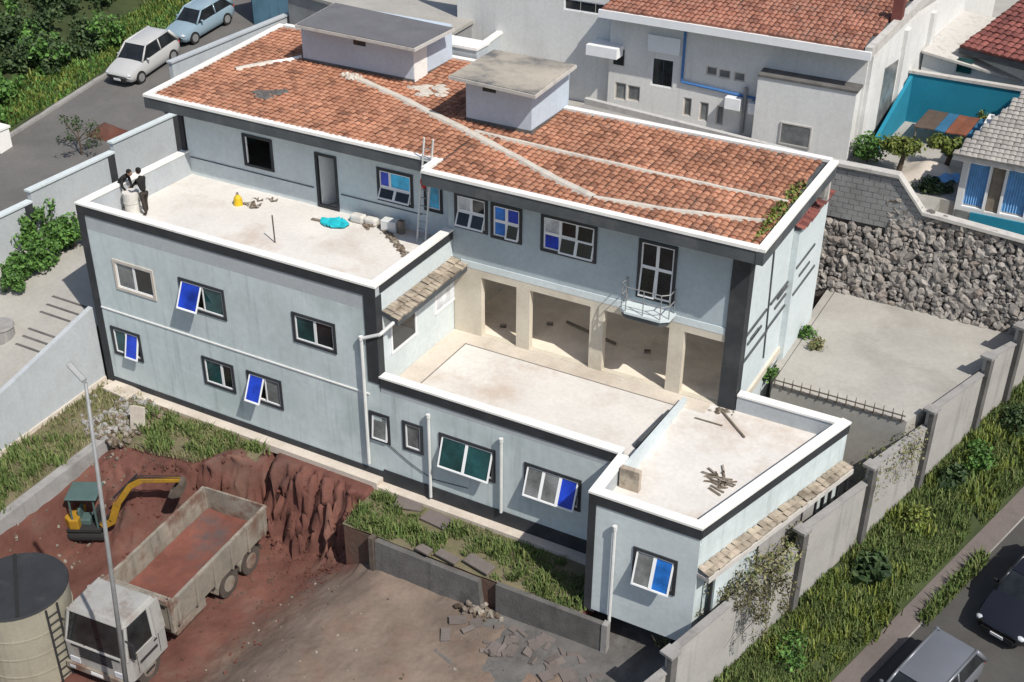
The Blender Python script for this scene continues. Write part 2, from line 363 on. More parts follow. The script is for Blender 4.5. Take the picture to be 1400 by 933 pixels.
yb = B().grid(260, 220, lambda u,v: ywarp(3.4+u*20.9, -18+v*17.9))
yb.c = []
for f in yb.f:
    x, y, z = yb.v[f[0]]
    k = 1-sm((x-10.5+1.2*nz(x,y,.35,21)+(y+6)*-.35)/3.6)
    k = max(k, sm((y+3.4)/1.2)*(1-sm((x-13.6)/.8)))
    yb.c.append(max(0,min(1,k*.85+.35*nz(x,y,.8,22)+.2*nz(x,y,2.7,23)+random.uniform(-.04,.04))))
struct(yb.build('yard', MT['yardsoil'], smooth=True))
def zlawn(x, y): return -.06+.055*y+.03*nz(x,y,1.3,6)
struct(B().grid(8, 60, lambda u,v: (1.15+u*2.4, -16+v*16, zlawn(1.15+u*2.4, -16+v*16))).build('lawn', MT['earth']))
def lawnpt(u, v):
    x = 3.5+u*5.6; y = (yfront(x)+.18*nz(u*9,0,1,9))*(1-v)-.01*v
    return x, y, -.09+.09*y+.03*nz(u*6,v*3,1.3,6)-(.5 if v < .04 else 0)
struct(B().grid(50, 26, lawnpt).build('lawn', MT['earth']))
struct(B().grid(50, 16, lambda u,v: (13.5+u*8.6, -2.3+v*2.3, -.42+.12*v+.04*nz(u*9,v*3,1.3,8))).build('lawn', MT['earth']))
struct(B().box(13.55,22.08,-2.29,-.02,-3.5,-.5).build('lawn_bank', MT['soil']))
struct(B().box(1.25,13.6,-.42,-.01,-.3,-.02).box(13.6,21.6,-.38,-.01,-.5,-.2).build('footing_strip', MT['deckrim']))
struct(B().prism([(3.4,-16),(3.75,-16),(3.75,-2.6),(3.4,-2.4)],-1.5,[-.86,-.86,-.2,-.19]).build('kerb', MT['conc']))
def zramp(y):
    pts = [(-20,-1.2),(-6,.95),(-2,1.62),(1,2.4),(3.6,3.0),(9,3.2),(14,3.4)]
    for (a,za),(b,zb) in zip(pts,pts[1:]):
        if a<=y<=b: return za+(zb-za)*(y-a)/(b-a)
    return pts[-1][1]
struct(B().grid(6, 68, lambda u,v: (-5.4+u*6.4, -20+v*34, zramp(-20+v*34))).build('ramp', MT['concpale']))
g = B()
for a,b in (((72,405),(121,422)),((64,416),(109,430)),((55,426),(96,440)),((39,449),(81,462)),((31,459),(73,473)),((22,470),(62,483))):
    z = 1.9
    for _ in range(12): p = at(*a, z=z); z = zramp(p.y)
    q = at(*b, z=z)
    g.prism([(p.x,p.y-.05),(q.x,p.y-.05),(q.x,p.y+.05),(p.x,p.y+.05)], z-.05, z+.012)
struct(g.build('ramp_grooves', MT['concdark']))
def zst(y): return 3.6+.16*(y-5)
struct(B().grid(4, 30, lambda u,v: (-11.95+u*6.4, -20+v*50, zst(-20+v*50))).build('street', MT['asphalt']))
struct(B().grid(1, 30, lambda u,v: (-12.2+u*.25, -20+v*50, zst(-20+v*50)+.12)).grid(1,30,lambda u,v:(-11.95, -20+v*50, zst(-20+v*50)+.12-u*.3)).build('kerb', MT['conc']))
def zverge(x, y): return zst(y)+.1+.13*(-12.15-x)+.15*nz(x,y,.4,3)
struct(B().grid(30, 40, lambda u,v: (-60+u*47.85, -20+v*70, zverge(-60+u*47.85, -20+v*70))).build('verge', MT['earthgreen']))
# right-hand side: bank, pavement and street along the street wall
WP = Vector((25.55,-3.85)); WT = Vector((.308,.951)); WN = Vector((.951,-.308))
def wp(s, u=0): p = WP+WT*s+WN*u; return p.x, p.y
def ztop(s): return 1.0+.166*s
def zsr(s): return -2.9+.13*s
def zbank(s, u): 
    a = ztop(s)-3.0+.1; b = zsr(s)+.1
    return a+(b-a)*sm((u-.15)/1.9)+.05*nz(s,u,1.2,4)
def strip(s0, s1, u0, u1, ns, nu, zf):
    return B().grid(nu, ns, lambda a,b: (*wp(s0+b*(s1-s0), u0+a*(u1-u0)), zf(s0+b*(s1-s0), u0+a*(u1-u0))))
struct(strip(-14,34,-.05,2.05,120,12,zbank).build('bank', MT['earthgreen']))
struct(strip(-14,34,2.05,2.75,60,2,lambda s,u: zsr(s)+.11).build('pavement', MT['walk']))
struct(strip(-14,34,2.72,2.76,60,1,lambda s,u: zsr(s)+.11-(u-2.72)*3).build('kerb', MT['conc']))
struct(strip(-14,34,2.75,14,60,4,lambda s,u: zsr(s)).build('street', MT['asphaltdark']))
struct(strip(-3,13,-6.5,-.05,24,10,lambda s,u: -1.55+1.6*sm((s+2)/12)+.05*nz(s,u,.8,5)).build('passage_ground', MT['concdark']))
# concrete platform beside the gable
PL = [(24.3,7.4),(28.77,7.4),(31.3,15.2),(24.3,15.2)]
struct(B().prism(PL, -.5, 2.9).build('platform', MT['concpale']))
struct(B().prism([(23.98,8.4),(24.27,8.4),(24.26,15.2),(23.98,15.2)], 0, 2.885).build('planting_gap', MT['concpale']))
struct(B().box(13.2,22.5,10.3,19.1,3.1,3.21).build('bounce_floor', MT['deck']))  # unseen pale floor added behind the house to bounce sun into the loggia
struct(B().prism([(-5.3,19.2),(22.6,19.2),(22.6,15.5),(27.0,15.5),(27.0,17.6),(90,17.6),(90,120),(-5.3,120)], -1, 6.2).box(27.005,90,15.5,17.595,-1,5.1).box(-5.24,22.5,12.8,19.19,-1,3.2).box(13.2,22.5,10.3,12.795,-1,3.2).build('back_terrace', MT['concpale']))  # hidden ground behind the house lowered so bounced light reaches the loggia

# ================================================================== THE HOUSE
X0, X1, X2 = 1.25, 13.65, 22.1
H = thing('house', 'large blue grey house with flat white terraces, charcoal trim and an orange tiled roof', 'house', (X0,0,0))
h1 = [(2.53,4.39,4.2,5.4),(5.55,7.52,4.29,5.47),(10.33,12.05,4.34,5.46),(1.83,3.24,1.32,2.5),(6.11,7.52,1.35,2.51),(8.1,9.59,1.34,2.53)]
h2 = [(13.95,14.75,1.44,2.57),(15.0,15.76,1.46,2.59),(16.05,18.05,1.33,2.59),(18.98,20.92,1.35,2.54)]
h2[0] = (13.9,14.7,1.43,2.56)
# re-measure the small windows of the low wing on its own wall plane
def meas(y, tl, tr, br, bl):
    a,b,c,d = at(*tl,y=y),at(*tr,y=y),at(*br,y=y),at(*bl,y=y)
    return ((a.x+d.x)/2,(b.x+c.x)/2,(c.z+d.z)/2,(a.z+b.z)/2)
h2 = [meas(0,(506,562),(534,569),(533,607),(506,600)), meas(0,(551,575),(579,583),(578,621),(551,614)), meas(0,(602,593),(679,615),(676,658),(600,636)), meas(0,(718,632),(796,657),(793,700),(716,673))]
h3 = [meas(-2.05,(867,747),(927,767),(923,813),(863,795))]
h4 = [(4.19,5.56,7.23,8.49),(7.44,8.39,6.32,8.42),(10.09,11.57,7.17,8.41),(12.01,12.75,7.22,8.41)]
h5 = [(13.76,15.02,7.37,8.63),(15.13,16.29,7.31,8.58),(16.97,18.95,7.29,8.6),(20.36,21.64,6.52,8.55)]
h6 = [(14.76,16.11,3.42,5.7),(16.61,18.83,3.42,5.72),(19.31,21.57,3.42,5.72),(22.07,23.4,3.42,5.72)]
wall_y(B(), X0,X1,-.4,6.3,0,.2,h1).build('wall', MT['wall'], H)
wall_y(B(), X1,X2,-.6,3.4,0,.2,h2).build('wall', MT['wall'], H)
wall_y(B(), X2,25.4,-.3,3.4,-2.05,.2,h3).build('wall', MT['wallpale'], H)
B().box(X0,X0+.2,.2,5.5,-.4,6.3).build('wall', MT['wall'], H)
B().box(X1-.2,X1,.2,4.62,3.42,6.3).build('wall', MT['wallpale'], H)
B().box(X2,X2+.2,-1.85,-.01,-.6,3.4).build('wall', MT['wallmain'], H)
PR = [(25.4,-2.05),(27.48,4.8)]
B().prism([(25.2,-1.85),(25.4,-2.05),(27.48,4.8),(27.28,4.8)],-1.2,3.4).build('wall', MT['wall'], H)
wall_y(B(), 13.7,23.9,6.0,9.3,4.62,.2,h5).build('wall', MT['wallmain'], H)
wall_y(B(), 13.7,23.9,3.2,6.0,4.60,.24,h6).build('arcade_wall', MT['cream'], H)
wall_y(B(), X0,13.7,6.2,9.3,5.5,.2,h4).build('wall', MT['wallpale'], H)
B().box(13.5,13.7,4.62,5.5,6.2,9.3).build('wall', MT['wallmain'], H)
B().box(X0,X0+.2,5.5,12.4,3,9.3).build('wall', MT['wallpale'], H)
B().box(23.7,23.9,4.82,10.1,-.4,9.3).build('gable_wall', MT['wallpale'], H)
wall_y(B(),X0,23.9,2,9.5,10.1,.15,[(13.9,17.4,3.25,6.0),(17.6,20.5,3.25,6.0),(20.7,23.6,3.25,6.0)]).box(X0,11.4,12.4,12.6,2,9.5).build('wall', MT['wallpale'], H)  # unseen rear openings added to let light into the loggia
# floors and ceilings
B().box(X0+.2,X1-.02,.2,5.5,6.1,6.3).build('roof_deck', MT['deck'], H)
B().box(X1-.2,23.9,.2,4.62,3.2,3.4).prism([(X2+.2,-1.85),(25.25,-1.85),(27.3,4.8),(23.9,4.8),(23.9,.2),(X2+.2,.2)],3.19,3.4).build('terrace_deck', MT['deck'], H)
B().box(13.7,23.7,4.62,9.9,3.2,3.395).build('loggia_floor', MT['loggia'], H)
B().box(13.7,23.7,4.8,9.9,6.02,6.28).build('ceiling_slab', MT['white'], H)
wall_y(B(),13.7,23.7,3.3,6.02,9.6,.15,[(13.9,17.4,3.42,6.0),(17.6,20.5,3.42,6.0),(20.7,23.6,3.42,6.0)]).box(13.5,13.7,4.62,9.75,3.2,6.1).build('loggia_wall', MT['cream'], H)  # inner wall opened to match, so the added light passes through
B().box(X0+.2,13.5,5.6,10,6.1,6.3).build('upper_floor', MT['deckrim'], H)
# dusty borders and joints on the low terrace
B().box(13.68,14.5,.25,4.58,3.3,3.404).box(14.5,23.2,3.95,4.58,3.3,3.404).build('deck_border', MT['deckrim'], H)
B().box(14.5,14.54,.7,3.95,3.3,3.409).box(14.5,22.3,3.91,3.95,3.3,3.409).build('deck_joint', MT['line'], H)
# parapets: grey wall, charcoal band, white coping
def parapet(p, q, z0, zt, inner, band=.34, th=.24, ext=0):
    """p->q with the outside on the right-hand side"""
    p, q = Vector(p), Vector(q); d = (q-p).normalized(); n = Vector((d.y,-d.x)); e = d*ext
    def pr(b, o0, o1, za, zb, ee=Vector((0,0))):
        return b.prism([tuple(p-ee+n*o1),tuple(q+ee+n*o1),tuple(q+ee+n*o0),tuple(p-ee+n*o0)], za, zb) if True else b
    pr(B(), -th, 0, z0, zt-.07).build('parapet', MT[inner], H)
    if band: pr(B(), 0.002, .03, zt-.07-band, zt-.07, e).build('trim_band', MT['black'], H)
    pr(B(), -th-.03, .05, zt-.068, zt, e*1.6).build('coping', MT['white'], H)
parapet((X0,0),(X1,0),6.3,7.26,'perim',ext=.03)
parapet((X0,5.5),(X0,0.25),6.3,7.263,'perim',band=0)
parapet((X1,0.25),(X1,4.6),6.3,7.263,'wallpale',band=.3)
parapet((X1+.01,0),(X2,0),3.4,4.02,'perim')
parapet((X2,-.06),(X2,-1.8),3.4,4.023,'perim',band=.3)
parapet((X2,-2.05),(25.4,-2.05),3.4,4.02,'wallpale',ext=.03)
parapet((25.42,-1.97),(27.48,4.8),3.4,4.023,'wall',ext=.03)
parapet((27.2,4.82),(24.0,4.82),3.4,4.02,'perim',band=0)
# charcoal corner strips and plinth
B().box(X0-.03,X0+.3,-.03,-.002,.0,6.85).box(X0-.03,X0-.002,0,.22,0,6.85).build('corner_strip', MT['black'], H)
B().box(X1-.42,X1+.03,-.03,-.002,3.7,6.85).box(X1+.002,X1+.03,0,.3,3.42,6.85).build('corner_strip', MT['black'], H)
B().box(X2-.03,X2+.2,-2.08,-2.052,-.3,3.62).box(X2-.03,X2-.002,-2.05,-1.7,-.3,3.62).build('corner_strip', MT['black'], H)
B().box(23.4,23.96,4.55,4.598,3.4,8.95).box(23.902,23.96,4.6,5.0,3.4,8.95).build('corner_strip', MT['black'], H)
B().box(X0-.02,X0+.16,5.42,5.498,6.3,9.1).build('corner_strip', MT['black'], H)
B().box(X0,X1,-.035,-.002,-.3,.22).box(X1,X2-.04,-.035,-.002,-.5,.32).build('plinth', MT['black'], H)
B().box(X0+.3,X1-.42,-.03,-.002,3.17,3.22).build('string_course', MT['white'], H)
B().box(13.98,23.38,4.59,4.62,5.98,6.22).build('string_course', MT['wallpale'], H)
B().box(X0+.3,7.3,5.47,5.5,7.0,7.03).box(8.5,11.9,5.47,5.5,7.0,7.03).build('wall_joint', MT['fascia'], H)
# windows
D='pdark'
window(H,*h1[0],0,[(0,.5,0,1,'pgrey',0),(.5,1,0,1,D,0)],surround='beigeframe')
window(H,*h1[1],0,[(0,.5,0,1,'pblue',.42),(.5,1,0,1,'pteal',0)])
window(H,*h1[2],0,[(0,.52,0,1,'pteal',0),(.52,1,0,1,D,0)])
window(H,*h1[3],0,[(0,.5,0,1,'pteal',0),(.5,1,0,1,'pblue',.25)])
window(H,*h1[4],0,[(0,.62,0,1,'pteal',0),(.62,1,0,1,D,0)])
window(H,*h1[5],0,[(0,.5,0,1,'pblue',.42),(.5,1,0,1,'pgrey',0)])
window(H,*h2[0],0,[(0,1,0,1,'pgrey',.1)])
window(H,*h2[1],0,[(0,1,0,1,'pgrey',0)])
window(H,*h2[2],0,[(0,.5,0,1,'pteal',.35),(.5,1,0,1,'pteal',.35)])
window(H,*h2[3],0,[(0,.33,0,1,'pgrey',.35),(.33,.66,0,1,'pgrey',.35),(.66,1,0,1,'pblue',.35)])
window(H,*h3[0],-2.05,[(0,.5,0,1,'pgrey',.32),(.5,1,0,1,'pmid',.32)])
s = ring(B(),*h4[0],BW,5.465,5.55).build('window', MT['black'], H); B().box(h4[0][0]+.12,h4[0][0]+.17,5.5,5.54,7.35,8.38).build('frame', MT['frame'], s)
s = ring(B(),*h4[1],.1,5.465,5.55).build('door', MT['black'], H)
B().hexa([(7.56,5.56,6.34),(7.6,5.56,6.34),(7.95,6.35,6.34),(7.91,6.35,6.34),(7.56,5.56,8.3),(7.6,5.56,8.3),(7.95,6.35,8.3),(7.91,6.35,8.3)]).build('door_leaf', MT['housewall'], s)
window(H,*h4[2],5.5,[(0,.33,.42,1,'pblue',0),(.33,1,.42,1,'pcyan',0),(0,.5,0,.42,D,.2),(.5,1,0,.42,D,.2)])
window(H,*h4[3],5.5,[(0,1,0,1,'pcyan',0)])
window(H,*h5[0],4.62,[(0,.5,.5,1,'pwhite',0),(.5,1,.5,1,D,0),(0,.5,0,.5,D,.22),(.5,1,0,.5,D,.22)])
window(H,*h5[1],4.62,[(0,.5,.5,1,'pmid',0),(.5,1,.5,1,'pblue',0),(0,.5,0,.5,'pmid',0),(.5,1,0,.5,D,.15)])
window(H,*h5[2],4.62,[(0,.33,.5,1,'pwhite',0),(.33,.66,.5,1,D,0),(.66,1,.5,1,D,.1),(0,.33,0,.5,'pblue',0),(.33,.66,0,.5,D,.15),(.66,1,0,.5,D,.15)])  # upper left pane: whitish reflection painted as the pane's colour
window(H,*h5[3],4.62,[(0,.5,.55,1,D,0),(.5,1,.55,1,D,0),(0,.5,0,.55,D,.12),(.5,1,0,.55,D,.05)],name='balcony_door')
# balcony
b = B(); b.prism([(20.05,4.6),(20.05,4.1),(20.3,3.9),(21.5,3.9),(21.75,4.1),(21.75,4.6)],6.22,6.30); ba = b.build('balcony', MT['wallpale'], H)
B().prism([(20.12,4.59),(20.12,4.12),(20.34,3.95),(21.46,3.95),(21.68,4.12),(21.68,4.59)],6.05,6.22).build('balcony_base', MT['fascia'], ba)
b = B(); pts = [(20.1,4.55),(20.1,4.12),(20.32,3.94),(20.9,3.94),(21.48,3.94),(21.7,4.12),(21.7,4.55)]
for z in (6.75,7.15): b.tube([(x,y,z) for x,y in pts],.018,5)
for x,y in pts: b.cyl((x,y,6.3),(x,y,7.15),.018,n=5)
b.build('railing', MT['steel'], ba)
# gable wall: thin dark raised strips and pipes
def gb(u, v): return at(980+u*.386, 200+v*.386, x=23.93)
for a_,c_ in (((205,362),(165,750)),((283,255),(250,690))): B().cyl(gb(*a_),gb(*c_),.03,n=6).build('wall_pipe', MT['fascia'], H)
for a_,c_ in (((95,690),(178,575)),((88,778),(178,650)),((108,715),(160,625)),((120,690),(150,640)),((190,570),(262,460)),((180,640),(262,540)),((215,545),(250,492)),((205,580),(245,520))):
    p,q = gb(*a_),gb(*c_); z_ = (p.z+q.z)/2; B().box(23.9,23.95,p.y,q.y,z_-.04,z_+.04).build('wall_strip', MT['fascia'], H)
B().box(23.9,23.98,4.9,10.1,3.1,3.35).build('plinth', MT['cream'], H)
# lean-to annex at the back corner of the gable, with its own little tiled roof
B().box(23.905,24.1,9.1,12.4,2.7,7.75).box(22.6,23.9,10.26,12.4,2.7,7.75).build('annex', MT['wallpale'], H)
tiles(B(),(24.22,9.0,7.86),(0,1,0),(-.95,0,.3),(.3,0,.95),3.5,1.3).build('annex_roof', MT['tilered'], H)
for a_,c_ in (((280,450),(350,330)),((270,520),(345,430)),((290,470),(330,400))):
    p,q = at(980+a_[0]*.386,200+a_[1]*.386,x=24.12),at(980+c_[0]*.386,200+c_[1]*.386,x=24.12); z_ = (p.z+q.z)/2; B().box(24.1,24.14,p.y,min(q.y,12.3),z_-.04,z_+.04).build('wall_strip', MT['fascia'], H)
# tiled canopy and windows on the inner side of the left wing
p,q = at(522,425,x=X1), at(624,345,x=X1); zc = (p.z+q.z)/2
tiles(B(),(14.2,max(p.y,.35),zc-.22),(0,1,0),(-.95,0,.31),(.31,0,.95),4.2-max(p.y,.35)+.4,.58,tw=.2,tl=.2,amp=.03).build('canopy', MT['tilebeige'], H)
B().prism([(X1,.33),(14.23,.33),(14.23,4.58),(X1,4.58)],[zc-.18,zc-.42,zc-.42,zc-.18],[zc-.03,zc-.235,zc-.235,zc-.03]).build('canopy_fascia', MT['fascia'], H)
def xwin(tl, br, x, kind, sur):
    a,c = at(*tl,x=x), at(*br,x=x); y0,y1 = sorted((a.y,c.y)); z0,z1 = sorted((a.z,c.z))
    s = B()
    for (ya,yb,za,zb) in ((y0,y1,z0,z0+.08),(y0,y1,z1-.08,z1),(y0,y0+.08,z0+.08,z1-.08),(y1-.08,y1,z0+.08,z1-.08)): s.box(x-.02,x+.05,ya,yb,za,zb)
    s = s.build('window', MT[sur], H)
    B().box(x-.02,x+.015,y0+.08,y1-.08,z0+.08,z1-.08).build('pane', MT[kind], s)
a = at(534.5,485,x=X1); c = at(567,453,x=X1)
xwin((534.5,485),(567,405),X1,'pdark','frame'); xwin((594,431),(621,372),X1,'pwhite','frame')
# ---- main roof
def zr(y): return 9.46+.065*(y-3.95)
def roofbox(x0,x1,y0,y1): return B().prism([(x0,y0),(x1,y0),(x1,y1),(x0,y1)],[zr(y0)-.3,zr(y0)-.3,zr(y1)-.3,zr(y1)-.3],[zr(y0)-.03,zr(y0)-.03,zr(y1)-.03,zr(y1)-.03])
rb = roofbox(13.2,24.35,3.9,10.1); rb2 = roofbox(.75,13.2,4.7,12.6); rb.add(rb2.v, rb2.f)
RF = rb.build('roof', MT['fascia'], H)
T1 = (3.85,8.9,9.85,12.6); T2 = (12.35,14.9,7.8,10.6)
def clip(p): return not any(t[0]-.05<p.x<t[1]+.05 and t[2]-.05<p.y<t[3]+.05 for t in (T1,T2)) and not (p.x>11.6 and p.y>10.7)
k = 1/math.sqrt(1+.065**2)
b = B(); tiles(b,(13.25,3.98,zr(3.98)),(1,0,0),(0,k,.065*k),(0,-.065*k,k),11.0,6.1,clip=clip); tiles(b,(.8,4.8,zr(4.8)),(1,0,0),(0,k,.065*k),(0,-.065*k,k),12.4,7.7,clip=clip)
b.build('roof_tiles', MT['tile'], RF)
def onroof(px, py):
    z = 9.8
    for _ in range(20): p = at(px,py,z=z); z = zr(p.y)+.07
    return p
def ridge(pts, wd, nm='mortar_ridge', lift=.07, m_='mortar'):
    b = B(); P = [onroof(*p) for p in pts]; Q = []
    for a,c in zip(P,P[1:]):
        n = max(2,int((c-a).length/.4)); Q += [a.lerp(c,i/n) for i in range(n)]
    Q.append(P[-1]); prev = None
    for i,p in enumerate(Q):
        d = (Q[min(i+1,len(Q)-1)]-Q[max(i-1,0)]).normalized(); s = Vector((-d.y,d.x,0)).normalized()*wd*random.uniform(.85,1.15)
        l = lift*random.uniform(.8,1.1); r_ = [p+s-Vector((0,0,.05)), p+s*.6+Vector((0,0,l*.8)), p+Vector((0,0,l)), p-s*.6+Vector((0,0,l*.8)), p-s-Vector((0,0,.05))]
        if prev: 
            for j in range(4): b.quad(prev[j],prev[j+1],r_[j+1],r_[j])
        prev = r_
    return b.build(nm, MT[m_], RF)
ridge([(478,103),(540,130),(640,180),(700,212),(760,245),(812,270)],.19); ridge([(812,270),(900,285),(980,295),(1046,303)],.11)
ridge([(650,180),(760,206),(900,238),(1000,260),(1078,277)],.10)
ridge([(322,95),(345,90),(372,85)],.16); ridge([(372,85),(395,82),(412,78)],.1,m_='white')
b = B()
for _ in range(26):
    p = onroof(random.gauss(482,5),random.gauss(107,2)); b.ball((p.x,p.y,p.z+.04),random.uniform(.04,.1),6,4,.3)
b.build('mortar_heap', MT['mortar'], RF)
b = B()
for i in range(12):
    p = onroof(random.uniform(348,390),random.uniform(125,134)); b.ball((p.x,p.y,p.z+.0),(.25,.18,.05),7,4,.2)
b.build('roof_patch', MT['concdark'], RF)
b = B(); 
for i in range(14):
    p = onroof(random.uniform(560,610),random.uniform(118,132)); b.ball((p.x,p.y,p.z-.01),(.3,.2,.05),7,4,.25)
b.build('roof_patch', MT['mortar'], RF)
# eaves: dark fascia with white coping all round
def eave(p, q, zt0, zt1, hgt=.42, wd=.26):
    p,q = Vector(p),Vector(q); d = (q-p).normalized(); n = Vector((d.y,-d.x))
    po = [tuple(p+n*wd*.5),tuple(q+n*wd*.5),tuple(q-n*wd*.5),tuple(p-n*wd*.5)]
    po2 = [tuple(p+n*(wd*.5-.03)),tuple(q+n*(wd*.5-.03)),tuple(q-n*wd*.5),tuple(p-n*wd*.5)]
    B().prism(po2,[zt0-.1-hgt,zt1-.1-hgt,zt1-.1-hgt,zt0-.1-hgt],[zt0-.1,zt1-.1,zt1-.1,zt0-.1]).build('fascia', MT['fascia'], RF)
    B().prism(po,[zt0-.098,zt1-.098,zt1-.098,zt0-.098],[zt0,zt1,zt1,zt0]).build('coping', MT['white'], RF)
eave((13.1,3.78),(24.36,3.78),9.60,9.60); eave((24.45,3.66),(24.62,10.2),9.603,9.96)
eave((.68,4.68),(12.96,4.68),9.6,9.6); eave((.62,12.7),(.62,4.56),10.1,9.598); eave((13.1,4.82),(13.1,3.9),9.607,9.604)
eave((24.5,10.24),(14.95,10.24),9.958,9.96,.5); eave((11.5,12.72),(.75,12.72),10.06,10.098)
eave((11.6,10.75),(11.6,12.6),9.97,10.06)
B().box(13.3,24.3,3.9,4.62,9.06,9.1).box(.8,13.0,4.8,5.5,9.02,9.06).build('soffit', MT['fascia'], RF)
B().prism([(14.9,11.9),(14.9,10.4),(24.4,10.4),(24.4,10.7)],8.5,9.5).build('gutter_floor', MT['conc'], RF)
B().prism([(14.9,11.9),(24.45,10.66),(24.45,10.86),(14.9,12.1)],8.3,9.72).build('back_parapet', MT['slabedge'], RF)
b = B(); leaves(b,(24.1,6.2,9.62),(.2,2.2,.12),260,.13,0); 
for y,n_ in ((5.3,60),(6.3,110),(7.4,150),(8.0,110)): leaves(b,(24.15,y,9.72),(.26,.5,.2),n_,.13)
b.build('roof_weeds', MT['leafyel'], RF)
# ---- the two tank housings on the roof
def housing(t, slab, slabmat, z1, vent, sz):
    hb = B().box(t[0],t[1],t[2],t[3],zr(t[2])-.3,z1).build('tank_housing', MT['housing'], H)
    P = [at(*p,z=sz) for p in slab]
    P = [(p.x,p.y) for p in P]
    B().prism(P,sz-.14,sz-.03).build('slab_edge', MT['slabedge'], hb)
    c = Vector((sum(p[0] for p in P)/4,sum(p[1] for p in P)/4))
    Q = [tuple(c+(Vector(p)-c)*.975) for p in P]
    B().prism(Q,sz-.028,sz).build('slab', MT[slabmat], hb)
    b = B().box(vent[0],vent[1],t[2]-.012,t[2]+.02,vent[2],vent[3]).build('vent', MT['pdark'], hb)
    B().box(t[0],t[1],t[2]-.025,t[2]-.002,zr(t[2])-.1,zr(t[2])+.16).box(t[1]+.002,t[1]+.025,t[2],t[3],zr(t[2])-.1,zr(t[2])+.18).build('flashing', MT['concdark'], hb)
    return hb
a = at(483,53,y=9.85); c = at(500,64,y=9.85)
hb = housing(T1,[(403,33),(567,66),(622,38),(457,3)],'slab',11.36,(a.x,c.x,c.z,a.z),11.5)
B().box(8.902,8.93,9.86,10.75,9.9,11.3).build('housing_panel', MT['white'], hb)
a = at(660,117,y=7.8); c = at(678,128,y=7.8)
housing(T2,[(613,103),(732,130),(789,88),(675,67)],'slabworn',11.36,(a.x,c.x,c.z,a.z),11.5)
# ---- tile lean-to along the slanted right wall, and the store walls under it
d = (Vector(PR[1])-Vector(PR[0])).normalized(); n = Vector((d.y,-d.x)); L = (Vector(PR[1])-Vector(PR[0])).length
o = Vector(PR[0])+n*.36
tiles(B(),(o.x,o.y,2.5),(d.x,d.y,0),(-n.x*.96,-n.y*.96,.28),(n.x*.28,n.y*.28,.96),L,.37,tw=.24,tl=.18,amp=.04).build('lean_to_roof', MT['tilebeige'], H)
def along(b, s0, s1, u0, u1, z0, z1):
    P = Vector(PR[0]); return b.prism([tuple(P+d*s0+n*u1),tuple(P+d*s1+n*u1),tuple(P+d*s1+n*u0),tuple(P+d*s0+n*u0)],z0,z1)
along(along(B(),0,L,.33,.42,2.3,2.47),0,L,0,.33,2.32,2.42).build('gutter', MT['slabedge'], H)
for s0,s1,m_ in ((.5,2.4,'wall'),(2.45,4.6,'conc'),(4.65,5.3,'conc')): along(B(),s0,s1,.24,.30,.9,2.3).build('store_panel', MT[m_], H)
for s_ in (.3,2.4,4.6,5.35,5.75,6.15,6.55,L-.1): along(B(),s_,s_+.06,.26,.33,-.2,2.3).build('store_post', MT['darkpl'], H)
# divider wall and stub pier on the low terrace
b = B().hexa([(22.36,-.5,3.4),(22.5,-.5,3.4),(22.5,4.2,3.4),(22.36,4.2,3.4),(22.36,-.5,3.95),(22.5,-.5,3.95),(22.5,4.2,3.62),(22.36,4.2,3.62)]); b.build('divider_wall', MT['wallpale'], H)
B().box(22.42,23.02,-.78,-.6,3.4,4.1).build('pier', MT['tilebeige'], H)
# rain pipes
def pipe(px, y, z0, z1, r=.055, elbow=None):
    x = at(*px,y=y).x; b = B().cyl((x,y,z0),(x,y,z1),r,n=8); b.cyl((x,y,z1-.05),(x,y,z1+.08),r*1.35,n=8)
    if elbow: b.tube([(x,y,z1)]+elbow,r,8)
    return b.build('rain_pipe', MT['pipe'], H)
p = at(500,465,y=-.12); pipe((500,560),-.12,at(500,632,y=-.12).z,p.z,.06,[(p.x+.5,-.05,p.z+.3),(14.1,.4,zc-.3)])
pipe((587,620),-.12,at(590,680,y=-.12).z,at(586,570,y=-.12).z)
pipe((685,650),-.12,at(683,700,y=-.12).z,at(686,603,y=-.12).z)
pipe((837,780),-2.17,at(832,850,y=-2.17).z,at(839,722,y=-2.17).z)
# hanging cables on the front of the low wing
b = B()
p,q,r_ = at(530,607,y=-.03),at(590,655,y=-.03),at(640,668,y=-.03)
b.tube([p,p.lerp(q,.5)-Vector((0,0,.06)),q,r_],.012,4); b.build('cable', MT['darkpl'], H)

# ================================================================== WALLS ROUND THE SITE
def wall_thing(name, label, cat, loc, group=None): return thing(name, label, cat, loc, 0, group)
# left perimeter wall along the upper street, stepping down
GW = 'stretches of the stepped wall along the upper street'
for (y0,y1,zt,zb,lab) in ((12.15,24,7.68,3.0,'tall pale wall stretch behind the left roof edge, highest of the stepped street wall'),
                       (8.05,12.15,5.36,2.8,'pale grey wall stretch meeting the left end of the tiled roof house'),
                       (3.4,8.05,4.94,2.3,'pale grey wall stretch with dark pillar, between the taller stretch and the hedge'),
                       (-14,3.4,4.50,-1.5,'low pale grey wall stretch behind the bright green hedge')):
    t = thing('perimeter_wall', lab, 'wall', (-5.4,y0,zb), 0, GW)
    B().box(-5.45,-5.25,y0,y1-.02,zb,zt-.08).build('panel', MT['perim'], t)
    B().box(-5.52,-5.19,y0-.06,y1-.02,zt-.078,zt).build('coping', MT['wallpale'] if zt<7 else MT['perim'], t)
    if y1<13: B().box(-5.235,-5.2,y1-.42,y1-.06,zb,zt-.1).build('pillar', MT['black'], t)
